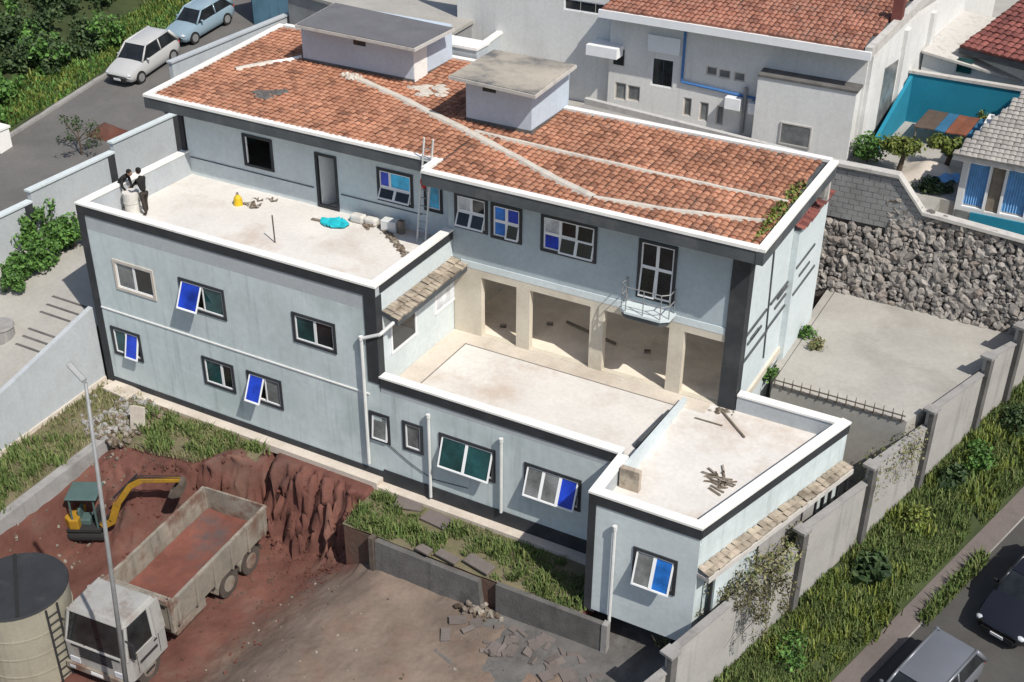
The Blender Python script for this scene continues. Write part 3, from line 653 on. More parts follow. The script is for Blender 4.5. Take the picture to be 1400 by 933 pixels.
# sloping wall in front of the left wing
t = thing('ramp_wall', 'smooth blue grey sloping wall between the ramp and the weedy lawn', 'wall', (1.0,-4,0))
B().hexa([(.9,-14,-1.5),(1.1,-14,-1.5),(1.1,-.03,-.3),(.9,-.03,-.3),(.9,-14,-.55),(1.1,-14,-.55),(1.1,-.03,3.05),(.9,-.03,3.05)]).build('panel', MT['perim'], t)
B().hexa([(1.102,-14,-1.5),(1.2,-14,-1.5),(1.2,-.05,-.3),(1.102,-.05,-.3),(1.102,-14,-.7),(1.16,-14,-.7),(1.16,-.05,.12),(1.102,-.05,.12)]).build('footing', MT['deckrim'], t)
# stone retaining wall behind the platform
SX = [(23.0,7.85),(25.8,7.85),(26.85,6.65),(30.4,6.4),(38,5.9)]
def stop(x):
    for (a,za),(b,zb) in zip(SX,SX[1:]):
        if a<=x<=b: return za+(zb-za)*(x-a)/(b-a)
    return SX[0][1] if x<SX[0][0] else SX[-1][1]
t = thing('stone_wall', 'rubble stone retaining wall with a block course and pale coping behind the concrete platform', 'retaining wall', (28,15.2,2.9))
B().prism([(22.7,15.35),(38,15.35),(38,15.55),(22.7,15.55)],1,5.9).build('backing', MT['stonegap'], t)
b = B()
def stone(b, c, r):
    k = random.random(); A = random.uniform(0,6.28); sx = r*random.uniform(.8,1.5); sz = r*random.uniform(.7,1.1); ca,sa = math.cos(A),math.sin(A)
    seed = random.uniform(0,99); vs=[]; fs=[]; seg,ring_=7,5
    for j in range(ring_+1):
        ph = math.pi*j/ring_
        for i in range(seg):
            q = 2*math.pi*i/seg+.3*j; d = Vector((math.sin(ph)*math.cos(q), math.sin(ph)*math.sin(q), math.cos(ph)))
            kk = .82+.6*mnoise.noise(d*1.3+Vector((seed,0,0)))
            x,z,y = d.x*sx*kk, d.y*sz*kk, d.z*r*.8*kk
            vs.append((c[0]+x*ca-z*sa, c[1]+y, c[2]+x*sa+z*ca))
    for j in range(ring_):
        for i in range(seg): fs.append((j*seg+i,(j+1)*seg+i,(j+1)*seg+(i+1)%seg,j*seg+(i+1)%seg))
    b.add(vs, fs, k)
zz = 2.95
while zz < 6.9:
    x = 22.9+random.uniform(0,.2)
    while x < 36:
        r = random.choice((.08,.11,.14,.16,.2))
        top = min(stop(x)-.12, 5.62 if x<25.6 else 9)
        if zz < top: stone(b,(x,15.33-(.5*(1-(zz-2.9)/4)) ,zz+random.uniform(-.05,.05)),r*1.25)
        x += r*1.75
    zz += .195
b.build('stone_facing', MT['stone'], t)
B().prism([(22.9,14.82),(37,14.82),(37,15.36),(22.9,15.36)],2.5,[2.95]*4).hexa([(22.9,14.95,2.9),(36,14.95,2.9),(36,15.4,2.9),(22.9,15.4,2.9),(22.9,15.3,5.75),(36,15.3,5.75),(36,15.4,5.75),(22.9,15.4,5.75)]).build('joint_fill', MT['stonegap'], t)
b = B(); z = 5.72
while z < 7.75:
    x = 22.8+(.2 if int(round((z-5.72)/.21))%2 else 0)
    while x < 26.6:
        if z+.2 < stop(x+.2)+.05: b.box(x,x+.385,15.16+random.uniform(-.006,.006),15.34,z,z+.195)
        x += .4
    z += .21
b.build('block_course', MT['block'], t)
b = B()
for (a,za),(c,zc_) in zip(SX,SX[1:]): b.prism([(a,15.06),(c,15.06),(c,15.46),(a,15.46)],[za-.12,zc_-.12,zc_-.12,za-.12],[za,zc_,zc_,za])
b.build('coping', MT['slabedge'], t)
B().prism([(22.8,15.36),(37,15.36),(37,15.5),(30.4,15.5)],5.5,6.3).build('backfill', MT['block'], t)
# right street wall: panels between posts
posts = [-9.5,-4.6]
for px,py in ((920,897),(1115,737),(1205,645),(1280,565),(1358,492),(1400,450)):
    s_ = 5
    for _ in range(40):
        p = at(px,py,z=ztop(s_)+.1); s_ = (Vector((p.x,p.y))-WP).dot(WT)
    posts.append(s_)
posts = sorted(posts)+[posts[-1]+3.6,posts[-1]+7.2]
def wseg(b, s0, s1, u0, u1, z00, z01, z10, z11):
    return b.hexa([(*wp(s0,u0),z00),(*wp(s0,u1),z00),(*wp(s1,u1),z01),(*wp(s1,u0),z01),(*wp(s0,u0),z10),(*wp(s0,u1),z10),(*wp(s1,u1),z11),(*wp(s1,u0),z11)])
GP = 'panels of the grey street wall'
plab = {2:'plain grey wall panel left of the panel most covered by creeper',3:'grey street wall panel most overgrown with pale creeper',4:'grey wall panel between creeper covered panel and the leafy patch',5:'grey street wall panel level with the house lean-to corner',6:'grey wall panel with dark pillar beside the platform edge',7:'grey wall panel casting a dark stepped shadow on the platform'}
for i,(a,c) in enumerate(zip(posts,posts[1:])):
    x,y = wp((a+c)/2); t = thing('street_wall_panel', plab.get(i,'grey rendered wall panel at the %s end of the street wall'%('near' if i<2 else 'far')) , 'wall', (x,y,ztop(a)-3), 0, GP)
    za,zc2 = ztop(a)+.12, ztop(c)-.48
    wseg(B(),a,c-.01,-.16,0,ztop(a)-4,ztop(c)-4,za-.06,zc2-.06).build('panel', MT['yardwall'], t)
    wseg(B(),a,c-.01,-.2,.04,za-.058,zc2-.058,za,zc2).build('coping', MT['conc'], t)
    wseg(B(),a-.13,a+.13,.002,.16,ztop(a)-4,ztop(a)-4,za+.0,za+.0).build('pillar', MT['concdark'], t)
    wseg(B(),a-.2,a+.2,-.22,.2,za+.002,za+.002,za+.09,za+.1).build('pillar_cap', MT['conc'], t)
# spiky rail at the front edge of the platform
t = thing('spike_rail', 'low rusty spiked rail along the front edge of the concrete platform', 'fence', (26.5,7.35,2.9))
b = B(); b.tube([(24.35,7.36,3.12),(28.7,7.36,3.1)],.025,5); b.tube([(24.35,7.36,2.95),(28.7,7.36,2.93)],.02,5); b.build('rail', MT['rust'], t)
b = B()
for i in range(15): b.cyl((24.4+i*.3,7.36,2.85),(24.4+i*.3,7.36,3.3),.028,.01,5)
struct_ = b.build('spike', MT['rust'], t); struct_['kind'] = 'stuff'

# ---- yard walls and loose slabs in front of the low wing
t = thing('retaining_wall', 'low dark concrete wall holding the grass strip, with a broken right end', 'retaining wall', (16.5,-2.5,-1.6))
B().hexa([(14.9,-2.58,-2.4),(18.9,-2.58,-2.4),(18.9,-2.3,-2.4),(14.9,-2.3,-2.4),(14.9,-2.5,-.44),(18.7,-2.5,-.5),(18.7,-2.3,-.5),(14.9,-2.3,-.44)]).build('panel', MT['concdark'], t)
B().box(14.72,14.88,-2.6,-2.36,-2.6,-.3).build('post', MT['rust'], t)
t = thing('yard_fence_wall', 'taller stained concrete panel wall in front of the shaded grass corner', 'wall', (21.2,-2.7,-1.7))
B().hexa([(19.3,-2.47,-2.2),(23.0,-2.47,-2.2),(23.0,-2.3,-2.2),(19.3,-2.3,-2.2),(19.3,-2.47,-.36),(23.0,-2.47,-.34),(23.0,-2.3,-.34),(19.3,-2.3,-.36)]).build('panel', MT['concdark'], t)
B().box(22.86,23.04,-2.5,-2.27,-2.2,-.3).build('post', MT['conc'], t)
b = B()
for i in range(40): stone(b,(random.gauss(19.0,.35),-2.65+random.gauss(0,.18),-1.55+random.uniform(-.05,.15)),random.uniform(.06,.2))
tag(b.build('rubble_heap', MT['debris']),'heap of broken concrete at the gap between the two yard walls','rubble')
slabs = []
GS = 'loose paving slabs lying on the grass strip'
for (px,py,lx,ly,rz,lab) in ((561,690,.95,.75,.25,'square grey slab on the grass, nearest the rain pipe'),(597,714,.95,.55,-.1,'grey slab lying just right of the square slab on the grass'),
        (580,755,.5,.3,-.15,'small grey slab at the left, on the top of the low dark wall'),(612,765,.8,.3,-.15,'long narrow slab on the wall edge, between a small and a big slab'),(655,775,1.0,.42,-.2,'largest slab on the wall edge, next to the broken gap')):
    p = at(px,py,z=-.38); slabs.append((p.x,p.y,max(lx,ly)*.62)); tag(B().rbox(p.x,p.y,-.27,lx,ly,.08,rz,.05).build('paving_slab', MT['walk'], bevel=.015),lab,'slab',GS)
p = at(725,885,z=-1.4); b = B()
for i in range(46):
    q = (p.x+random.gauss(0,1.1),p.y+random.gauss(0,.5)); b.rbox(q[0],q[1],-1.5,random.uniform(.1,.55),random.uniform(.1,.4),random.uniform(.05,.12),random.uniform(0,3),random.gauss(0,.25))
o = b.build('rubble_scatter', MT['walk']); o['kind'] = 'stuff'
b = B(); p = at(560,900,z=-1.6)
for i in range(200): q = (random.uniform(12,24),random.uniform(-13,-3.2)); stone(b,(q[0],q[1],zyard(*q)),random.uniform(.02,.07))
for i in range(120): q = (random.uniform(3.6,5),random.uniform(-9,-2)); stone(b,(q[0],q[1],zyard(*q)),random.uniform(.03,.09))
for i in range(170): q = (random.uniform(2.6,4.6),random.uniform(-2.9,-.4)); stone(b,(q[0],q[1],zlawn(*q)+.02),random.uniform(.04,.15))
o = b.build('pebbles', MT['debris']); o['kind'] = 'stuff'
b = B()
for i in range(1500):
    q = (random.uniform(4.0,13.4),random.gauss(-2.4,.8) if random.random()<.6 else random.uniform(-9,-1))
    if q[1] < -.7: stone(b,(q[0],q[1],zyard(*q)),random.uniform(.015,.09)*random.random()**.6)
o = b.build('earth_clods', MT['soil']); o['kind'] = 'stuff'
b = B()
for i in range(150): q = (random.gauss(3.2,.5),random.uniform(-2.8,-.3)); stone(b,(q[0],q[1],zlawn(*q)+.02),random.uniform(.05,.16))
o = b.build('rubble_scatter', MT['conc']); o['kind'] = 'stuff'
t_ = B(); t_.obox((4.3,-1.7,.25),(.28,.05,.02),(0,.03,.0),(0,.08,.45)); tag(t_.build('broken_slab', MT['deckrim']),'pale broken slab standing on edge in the weedy corner','slab')
p = at(180,500,z=0); tag(B().rbox(2.2,-.35,.0,1.3,.7,.12,-.1).build('concrete_plinth', MT['deckrim'], bevel=.02),'pale concrete block at the foot of the left corner of the house','slab')

# ================================================================== PLANTS
def fnrect(x0,x1,y0,y1,zf,skip=None):
    def f():
        x,y = random.uniform(x0,x1),random.uniform(y0,y1)
        if skip and skip(x,y): return None
        return x,y,zf(x,y)
    return f
b = B()
pat = lambda x,y: nz(x,y,.7,12)<-.12+random.uniform(-.2,.25)
blades(b,fnrect(1.2,3.35,-15,-.3,zlawn,pat),11000,.16,.02)
blades(b,fnrect(3.5,9.1,-2.6,-.45,lambda x,y:-.09+.09*y,lambda x,y: pat(x,y) or y<yfront(x)+.03),10000,.15,.02)
o = b.build('lawn_grass', MT['grassdry']); o['kind'] = 'stuff'
offslab = lambda x,y: any((x-q[0])**2+(y-q[1])**2 < q[2]**2 for q in slabs)
b = B(); blades(b,fnrect(13.6,22.0,-2.28,-.42,lambda x,y:-.4,lambda x,y: nz(x,y,.9,15)<-.12+random.uniform(-.15,.2) or offslab(x,y)),11000,.15,.02)
for _ in range(40):
    x,y = random.uniform(13.7,22),random.uniform(-2.1,-.6); blades(b,lambda: None if offslab(x,y) else (x+random.gauss(0,.12),y+random.gauss(0,.09),-.4),45,.3,.03)
for _ in range(60):
    x,y = random.uniform(1.3,3.3),random.uniform(-9,-3.5); blades(b,lambda: (x+random.gauss(0,.12),y+random.gauss(0,.12),zlawn(x,y)),40,.3,.03)
for _ in range(45):
    x = random.uniform(3.9,9); y = random.uniform(yfront(x)+.25,-.6); blades(b,lambda: (x+random.gauss(0,.14),y+random.gauss(0,.1),-.2),45,.3,.03)
o = b.build('green_grass', MT['grass']); o['kind'] = 'stuff'
b = B()
def fb():
    s,u = random.uniform(-6,24),random.uniform(.02,2.1); 
    if u>1.95+.25*nz(s,0,.9,3) or nz(s*1.2,u*1.5,.9,33)<-.32: return None
    return (*wp(s,u),zbank(s,u))
blades(b,fb,60000,.14,.018)
def fb2():
    s,u = random.uniform(8.8,12.5),random.uniform(2.55,2.95)
    return (*wp(s,u),zsr(s)+.08)
blades(b,fb2,900,.3,.03)
for _ in range(200):
    s0,u0 = random.uniform(-4,22),random.uniform(.1,1.8); blades(b,lambda: (*wp(s0+random.gauss(0,.12),u0+random.gauss(0,.12)),zbank(s0,u0)),30,.3,.025)
o = b.build('bank_grass', MT['grass']); o['kind'] = 'stuff'
# leafy plants on the bank
def plant(name, lab, cat, c, r, k, n, m_, size, cr, group=None, stem=.02):
    t = thing(name, lab, cat, c, 0, group); b = B()
    clumps(b,(c[0],c[1],c[2]+r[2]),r,k,n,size,cr); b.build('foliage', MT[m_], t)
    b = B()
    for i in range(4): b.cyl(c,(c[0]+random.gauss(0,r[0]*.4),c[1]+random.gauss(0,r[1]*.4),c[2]+r[2]*1.4),stem,stem*.5,5)
    b.build('stem', MT['bark'], t); return t
def on(px,py,zf=None,z=0):
    if zf is None: return at(px,py,z=z)
    for _ in range(30): p = at(px,py,z=z); z = zf(p)
    return p
zb_ = lambda p: zbank((Vector((p.x,p.y))-WP).dot(WT),(Vector((p.x,p.y))-WP).dot(WN))
p = on(1185,790,zb_); plant('broadleaf_plant','dark bluish broad-leaved plant against the street wall beside a pillar','plant',tuple(p),(.5,.6,.5),16,26,'leafdark',.3,.3)
p = on(1300,665,zb_); plant('broadleaf_plant','bluish green plant at the wall foot behind the second pillar up the street','plant',tuple(p),(.35,.6,.4),12,24,'leafdark',.26,.28)
p = on(1335,640,zb_); plant('bank_shrub','bright green shrub leaning on the upper street wall','shrub',tuple(p),(.5,.8,.5),16,45,'leaf',.14,.35)
p = on(1250,720,zb_); plant('bank_shrub','yellowish leafy shrub on the bank between two broad-leaved plants','shrub',tuple(p),(.4,.6,.35),12,40,'leafyel',.14,.3)
p = on(1385,590,zb_); plant('bank_shrub','green shrub at the top of the bank by the photo edge','shrub',tuple(p),(.6,.9,.5),16,45,'leafdark',.14,.35)
p = on(1080,905,zb_); plant('bank_shrub','low green shrub at the lower end of the bank','shrub',tuple(p),(.6,.8,.35),14,40,'leaf',.13,.35)
# creeper on the street wall
def creeper(lab, spots, m_, n):
    x,y = wp(*spots[0][:2]); t = thing('creeper', lab, 'creeper', (x,y,ztop(spots[0][0])-2.6))
    b = B(); st = B()
    for s_,u_,z_ in spots:
        c = (*wp(s_,u_),z_); leaves(b,c,(.5,.45,.45),n*2,.10,.0); pr = c
        for k in range(3):
            q = (*wp(s_+random.uniform(-.5,.5),u_+random.uniform(.05,.2)),z_-random.uniform(.3,1.1)); st.cyl(pr,q,.012,.008,4); leaves(b,q,(.2,.2,.28),n//4,.07,0)
    b.build('foliage', MT[m_], t); st.build('stem', MT['bark'], t)
s0 = posts[2]; s1 = posts[3]; s2 = posts[4]
creeper('straggly olive creeper hanging over the overgrown wall panel',[(s0+2.9+.5*i,random.uniform(-.6,.1),ztop(s0+2.9+.5*i)+random.uniform(-.5,.3)) for i in range(7)],'grassdry',75)
creeper('dark olive creeper climbing between the street wall and the lean-to',[(s0+3.0+.35*i,-1.2+random.uniform(-.3,.2),random.uniform(.4,1.6)) for i in range(7)],'leafdark',90)
t = thing('climber', 'dense brownish climber hanging over the wall by the front corner of the lean-to', 'creeper', (25.9,-1.6,-.5))
lb, sb_ = B(), B()
for px,py,z_ in ((962,772,1.9),(970,800,1.6),(982,780,1.8),(990,812,1.3),(1003,795,1.5),(1012,822,1.2),(1030,806,1.4),(1046,815,1.3),(1062,790,1.5),(1040,840,1.0),(1056,770,1.7),(1075,800,1.4)):
    c = at(px,py,z=z_); leaves(lb,c,(.33,.3,.35),150,.085,0); sb_.cyl(c,c+Vector((random.gauss(0,.4),random.gauss(0,.4),-1.2)),.014,.008,4)
    for k in range(2): leaves(lb,c+Vector((random.gauss(.2,.3),random.gauss(-.1,.2),-random.uniform(.4,.9))),(.14,.14,.3),40,.07,0)
MT['leafbrown'] = mat('olive brown leaves', (.1,.09,.04), .8, .3, 1, rnd=[(.035,.03,.015),(.07,.07,.025),(.12,.115,.045),(.2,.18,.10)], fine=0)
lb.build('foliage', MT['leafbrown'], t); sb_.build('stem', MT['bark'], t)
creeper('thin pale creeper on the wall panel below the platform corner',[(s2+.3+.45*i,random.uniform(-.3,.15),ztop(s2+.4*i)+random.uniform(-.6,.2)) for i in range(6)],'grassdry',50)
# hedge by the ramp
hp = [(100,345),(75,350),(52,365),(30,372),(12,385),(62,325),(35,340)]
t = thing('hedge', 'bright green leafy hedge beside the ramp, in front of the stepped wall', 'hedge', (-3.2,1.8,3.0))
b = B()
for px,py in hp:
    p = at(px,py,z=3.0); clumps(b,(p.x-.4,p.y+.5,zramp(p.y)+.75),(.75,.6,.7),9,110,.17,.38)
b.build('foliage', MT['leaf'], t)
b = B()
for px,py in hp:
    p = at(px,py,z=3.0)
    for i in range(3): b.cyl((p.x-.4,p.y+.5,zramp(p.y)),(p.x-.4+random.gauss(0,.3),p.y+.5+random.gauss(0,.3),zramp(p.y)+.9),.03,.015,5)
b.build('stem', MT['bark'], t)
t = thing('round_bin', 'grey round concrete bin at the left end of the ramp', 'bin', tuple(at(5,470,z=1.4)))
p = t.location; b = B().cyl((p.x,p.y,p.z-.2),(p.x,p.y,p.z+.75),.5,.48,16).cyl((p.x,p.y,p.z+.75),(p.x,p.y,p.z+.85),.53,.5,16); b.build('drum', MT['conc'], t)
# street-side shrubs top left
def zv(p): return zverge(p.x,p.y)
t = thing('bush', 'big dark mass of bushes above the parked hatchback', 'bushes', (-14,14,6))
b = B(); b2 = B()
for _ in range(330):
    x = random.uniform(-30,-13.6); y = random.uniform(2,33)
    if x > -15 and y > 17: x -= 1.2
    z0 = zverge(x,y); hh = random.uniform(.6,1.3)
    clumps(b2 if random.random()<(.75 if y<11 else .18) else b,(x,y,z0+hh*.7),(1.0,1.0,hh),9,40,.24,.5)
o = b.build('foliage', MT['leafdark'], t); b2.build('foliage', MT['leaf'], t)
b = B()
blades(b,fnrect(-15,-12.3,-4,28,zverge),9000,.16,.035)
for _ in range(140):
    x,y = random.uniform(-15,-12.6),random.uniform(-2,27); blades(b,lambda: (x+random.gauss(0,.2),y+random.gauss(0,.2),zverge(x,y)),30,.25,.04)
o = b.build('verge_grass', MT['leafyel']); o['kind'] = 'stuff'
b = B(); blades(b,fnrect(-15,-12.3,-4,28,zverge),12000,.2,.04); o = b.build('verge_weeds', MT['leaf']); o['kind'] = 'stuff'
# scraggly tree by the street wall
zs_ = lambda p: zst(p.y)
p = on(112,212,zs_)
t = thing('sapling', 'scraggly half bare sapling beside the upper street wall', 'tree', tuple(p))
b = B(); lf = B()
b.cyl(p,p+Vector((0,0,.8)),.045,.03,6)
for i in range(12):
    a = random.uniform(0,6.28); q = p+Vector((0,0,random.uniform(.3,.8))); e = q+Vector((math.cos(a)*.8,math.sin(a)*.8,random.uniform(.1,.9))); b.cyl(q,e,.02,.01,4); leaves(lf,e,(.28,.28,.22),26,.12,0); leaves(lf,q.lerp(e,.6),(.2,.2,.15),12,.1,0)
b.build('trunk', MT['bark'], t); lf.build('crown', MT['leafdark'], t)
p = on(147,183,zs_); b = B()
b.grid(12,10,lambda u,v:(p.x-.9+u*1.8,p.y-.6+v*1.2,zst(p.y-.6+v*1.2)-.02+.45*math.sin(math.pi*u)*math.sin(math.pi*v)*(1+.4*nz(u*5,v*5,1,2))))
tag(b.build('earth_heap', MT['soil'], smooth=True),'small heap of reddish earth on the street beside the sapling','earth heap')
# weeds at the gable
for i,(px,py,lab) in enumerate(((1122,385,'dark green shrub at the far corner of the gable wall'),(1100,460,'weedy plant in the gap beside the gable wall'),(1118,478,'sprawling weed with bare stems on the platform edge'),(1050,515,'low weed at the near foot of the gable wall'))):
    p = at(px,py,z=2.9); plant('weed_plant',lab,'plant',(p.x,p.y,2.75),(.3,.35,.3 if i else .45),8,34,'leaf' if i!=2 else 'grassdry',.13,.22)
p = at(905,880,z=-1.0); plant('dead_shrub','dark bare shrub at the foot of the projecting corner','shrub',(p.x,p.y,-1.3),(.5,.35,.6),8,16,'grassdry',.07,.2,None,.02)

b = B()
for _ in range(150):
    s0_,u0_ = random.uniform(-4,22),random.uniform(.2,1.95)
    if nz(s0_,u0_,.5,41) > -.05: blades(b,lambda: (*wp(s0_+random.gauss(0,.2),u0_+random.gauss(0,.16)),zbank(s0_,u0_)),45,.3,.028)
o = b.build('bank_weeds', MT['leafyel']); o['kind'] = 'stuff'

# ================================================================== NEIGHBOURING BUILDINGS
t = thing('white_house', 'large white neighbour house with a wide brown tiled roof, blue pipe and small windows', 'house', (15,20,6.2))
HX = lambda y: 23.05+(y-20)*.127
def hm(tl, br, y=20.0):
    a,c = at(*tl,y=y),at(*br,y=y); return min(a.x,c.x),max(a.x,c.x),min(a.z,c.z),max(a.z,c.z)
wins = [hm((767,0),(831,26)),hm((892,78),(919,122)),hm((1068,166),(1107,206))]
slits = [hm((935,133),(944,160)),hm((957,139),(967,167)),hm((980,144),(988,172)),hm((1035,160),(1042,186))]
smalls = [hm((966,90),(980,105)),hm((983,94),(998,109)),hm((1004,98),(1018,113))]
lows = [hm((841,112),(855,138)),hm((858,116),(874,140))]
wall_y(B(),4.5,12.2,3.0,13.2,20.3,.2,[w_ for w_ in wins[:1]]).build('wall', MT['housewall'], t)
wall_y(B(),12.2,23.05,3.0,10.8,20,.2,wins[1:]+slits+smalls+lows).build('wall', MT['housewall'], t)
B().prism([(23.05,20),(HX(36),36),(HX(36)-.2,36),(22.85,20.2)],6,10.7).build('side_wall', MT['housewall'], t)
for k_,(w_,ps) in enumerate([(wins[0],3),(wins[1],2),(wins[2],1)]+[(q,1) for q in slits+smalls+lows]):
    y = 20.3 if k_==0 else 20.0
    f = ring(B(),*w_,.05,y+.03,y+.12).build('window', MT['frame'] if k_<2 else MT['beigeframe'], t)
    for i in range(ps):
        a = w_[0]+.05+(w_[1]-w_[0]-.1)*i/ps; c = w_[0]+.05+(w_[1]-w_[0]-.1)*(i+1)/ps
        B().box(a+.015,c-.015,y+.06,y+.09,w_[2]+.05,w_[3]-.05).build('pane', MT['pdark'] if k_<2 else MT['pgrey'], f)
q = hm((888,46),(930,76)); B().box(q[0],q[1],19.9,19.998,q[2],q[3]).build('shutter_box', MT['frame'], t)
q = hm((811,55),(852,76)); B().box(q[0],q[1],19.3,20.29,q[2],q[3]).build('awning', MT['frame'], t)
q = hm((840,66),(853,90)); B().box(q[0],q[1],19.96,19.998,q[2],q[3]).build('door', MT['pdark'], t)
b = B(); P = [at(938,32,y=19.95),at(932,112,y=19.95),at(1045,138,y=19.95)]; b.tube(P,.06,8)
p = at(1047,100,y=19.95); b.tube([P[2],p],.06,8); b.build('blue_pipe', MT['bluepipe'], t)
p = at(1020,120,y=19.9); c = at(1016,182,y=19.9); B().cyl(p,(p.x,p.y,c.z),.09,n=8).build('drain_pipe', MT['steel'], t)
for tl,br in (((992,132),(1012,152)),((1024,140),(1050,160))):
    q = hm(tl,br,19.7); B().box(q[0],q[1],19.6,19.98,q[2],q[3]).build('air_conditioner', MT['frame'], t, bevel=.02)
q = hm((1041,86),(1163,180),19.5)
B().prism([(q[0],19.3),(22.95,19.3),(22.95,19.99),(q[0],19.99)],6.0,[9.05,9.05,9.1,9.1]).build('projecting_bay', MT['housewall'], t)
B().prism([(q[0]-.02,19.25),(23.0,19.25),(23.0,19.99),(q[0]-.02,19.99)],[9.052,9.052,9.1,9.1],[9.14,9.14,9.2,9.2]).build('bay_ledge', MT['concdark'], t)
q = hm((1068,166),(1107,204),19.3); f = ring(B(),*q,.06,19.25,19.3).build('window', MT['slabedge'], t); B().box(q[0]+.06,q[1]-.06,19.27,19.298,q[2]+.06,q[3]-.06).build('pane', MT['pgrey'], f)
# roof with tiles
rf = B().prism([(12.1,19.3),(23.2,19.3),(HX(36)+.15,36),(12.1,36)],[10.55,10.55,13.0,13.0],[10.72,10.72,13.2,13.2]).build('roof', MT['fascia'], t)
sl = 2.48/16.7; kk = 1/math.sqrt(1+sl*sl)
tiles(B(),(12.1,19.25,10.76),(1,0,0),(0,kk,sl*kk),(0,-sl*kk,kk),13.4,14.5,tw=.21,tl=.36,clip=lambda p: p.x<HX(p.y)-.1).build('roof_tiles', MT['tileold'], rf)
B().prism([(12.0,19.12),(23.3,19.12),(23.3,19.24),(12.0,19.24)],10.42,10.74).build('gutter', MT['frame'], rf)
B().prism([(23.02,19.25),(23.3,19.25),(HX(36)+.25,36),(HX(36)-.05,36)],[10.5,10.5,12.95,12.95],[10.88,10.88,13.36,13.36]).build('verge_trim', MT['slabedge'], rf)
p = at(1228,18,z=11.5); B().box(p.x-.2,p.x+.2,p.y-.2,p.y+.2,10.9,12.1).build('chimney', MT['tilered'], rf)
for (y0,y1) in ((20.05,20.45),(23.6,24.1),(26.6,27.0)): B().prism([(HX(y0)+.002,y0),(HX(y0)+.16,y0),(HX(y1)+.16,y1),(HX(y1)+.002,y1)],6,10.45).build('pilaster', MT['housewall'], t)
B().prism([(HX(22)+.002,22),(HX(22)+.03,22),(HX(23.4)+.03,23.4),(HX(23.4)+.002,23.4)],6.3,9.3).build('side_door', MT['pgrey'], t)
# flat concrete shed and low buildings behind the roof housings
t = thing('flat_roof_shed', 'low neighbour building with a stained flat concrete roof behind the larger roof housing', 'building', (1,20,6.2))
P = [(5.41,17.83),(4.98,24.2),(-6,25.5),(-5.0,20.2)]
B().prism(P,3,8.85).build('wall', MT['block'], t); B().prism([(5.5,17.7),(5.1,24.4),(-6,25.7),(-5.0,20.1)],8.852,9.0).build('roof', MT['concpale'], t)
B().box(8.1,9.75,13.0,13.9,3,10.35).build('rear_housing', MT['perim'], H)
B().box(8.05,9.8,12.95,13.95,10.352,10.45).build('rear_coping', MT['white'], H)
t = thing('yard_divider', 'pale low wall running back between the shed and the white house', 'wall', (6.4,17,6.2))
B().prism([(7.2,14.7),(7.4,14.7),(6.6,22),(6.4,22)],3,8.6).build('panel', MT['perim'], t)
B().prism([(7.15,14.65),(7.45,14.65),(6.65,22),(6.35,22)],8.602,8.7).build('coping', MT['white'], t)
# courtyard on the right with teal wall
t = thing('teal_wall', 'bright teal painted courtyard wall with a pale coping', 'wall', (26,25,6.2))
B().box(23.75,28.6,25,25.2,6,8.3).build('panel', MT['teal'], t); B().box(23.7,28.6,24.95,25.25,8.302,8.42).build('coping', MT['slabedge'], t)
B().prism([(23.75,25),(23.6,20.8),(23.75,20.8),(23.9,25)],6,[8.2,6.9,6.9,8.2]).build('side_panel', MT['teal'], t)
t = thing('white_annex', 'white low annex with a grey roof above the teal courtyard wall', 'building', (26,28,6.2))
B().prism([(23.95,26.2),(27.8,26.2),(28.5,31),(24.5,31)],6,[8.9,8.3,8.9,9.3]).build('wall', MT['housewall'], t)
B().prism([(23.9,26.0),(28.0,26.0),(28.7,31.2),(24.4,31.2)],[8.902,8.302,9.0,9.4],[9.0,8.4,9.1,9.5]).build('roof', MT['slabedge'], t)
q = at(1322,74,y=26.15); B().box(q.x-.3,q.x+.3,26.1,26.195,q.z-.8,q.z-.2).build('window', MT['pteal'], t)
t = thing('red_roof_house', 'neighbour house with dark red tiled roof at the upper right edge', 'house', (29,30,6.2))
def rr(zz=10): return [at(*p,z=zz) for p in ((1308,70),(1400,112),(1480,60),(1296,22))]
A_ = rr(9.4); B().prism([(25.6,26.9),(36,23.6),(38,36),(26.2,36)],6,8.8).build('wall', MT['housewall'], t)
tiles(B(),(25.3,26.4,9.3),(.955,-.296,0),(.29,.93,.2),(-.03,-.22,.975),13,12,tw=.3,tl=.42).build('roof_tiles', MT['tilered'], t)
B().prism([(25.3,26.4),(37.7,22.56),(41,34),(28.6,37.5)],[9.0,9.0,11.4,11.4],[9.25,9.25,11.65,11.65]).build('roof', MT['fascia'], t)
t = thing('grey_roof_house', 'small house with grey tiled roof and blue curtained windows at the right edge', 'house', (30,17.5,6.2))
W_ = [(27.75,28.55),(29.1,30.0),(30.5,31.6)]
wall_y(B(),27.55,36,5.0,8.2,17.5,.2,[(a,c,6.1,7.95) for a,c in W_]+[(28.6,29.05,6.1,7.95)]).build('wall', MT['housewall'], t)
B().box(27.55,27.75,17.7,22,5.0,8.2).build('wall', MT['housewall'], t)
for a,c in W_:
    f = ring(B(),a,c,6.1,7.95,.05,17.5,17.6).build('window', MT['frame'], t)
    g = B(); n_ = 16
    for i in range(n_):
        xa = a+.06+(c-a-.12)*i/n_; xb = a+.06+(c-a-.12)*(i+1)/n_; ya,yb = 17.6+.05*(i%2),17.6+.05*((i+1)%2)
        g.quad((xa,ya,6.14),(xb,yb,6.14),(xb,yb,7.92),(xa,ya,7.92))
    g.build('curtain', MT['curtain'], f)
B().box(28.62,29.03,17.58,17.62,6.12,7.93).build('door', MT['wood'], t)
B().box(28.15,36,17.44,17.498,5.1,5.98).build('teal_band', MT['teal'], t)
B().box(27.6,28.1,17.45,17.498,5.1,5.98).build('grey_band', MT['pgrey'], t)
rz_ = B(); rr_ = .42
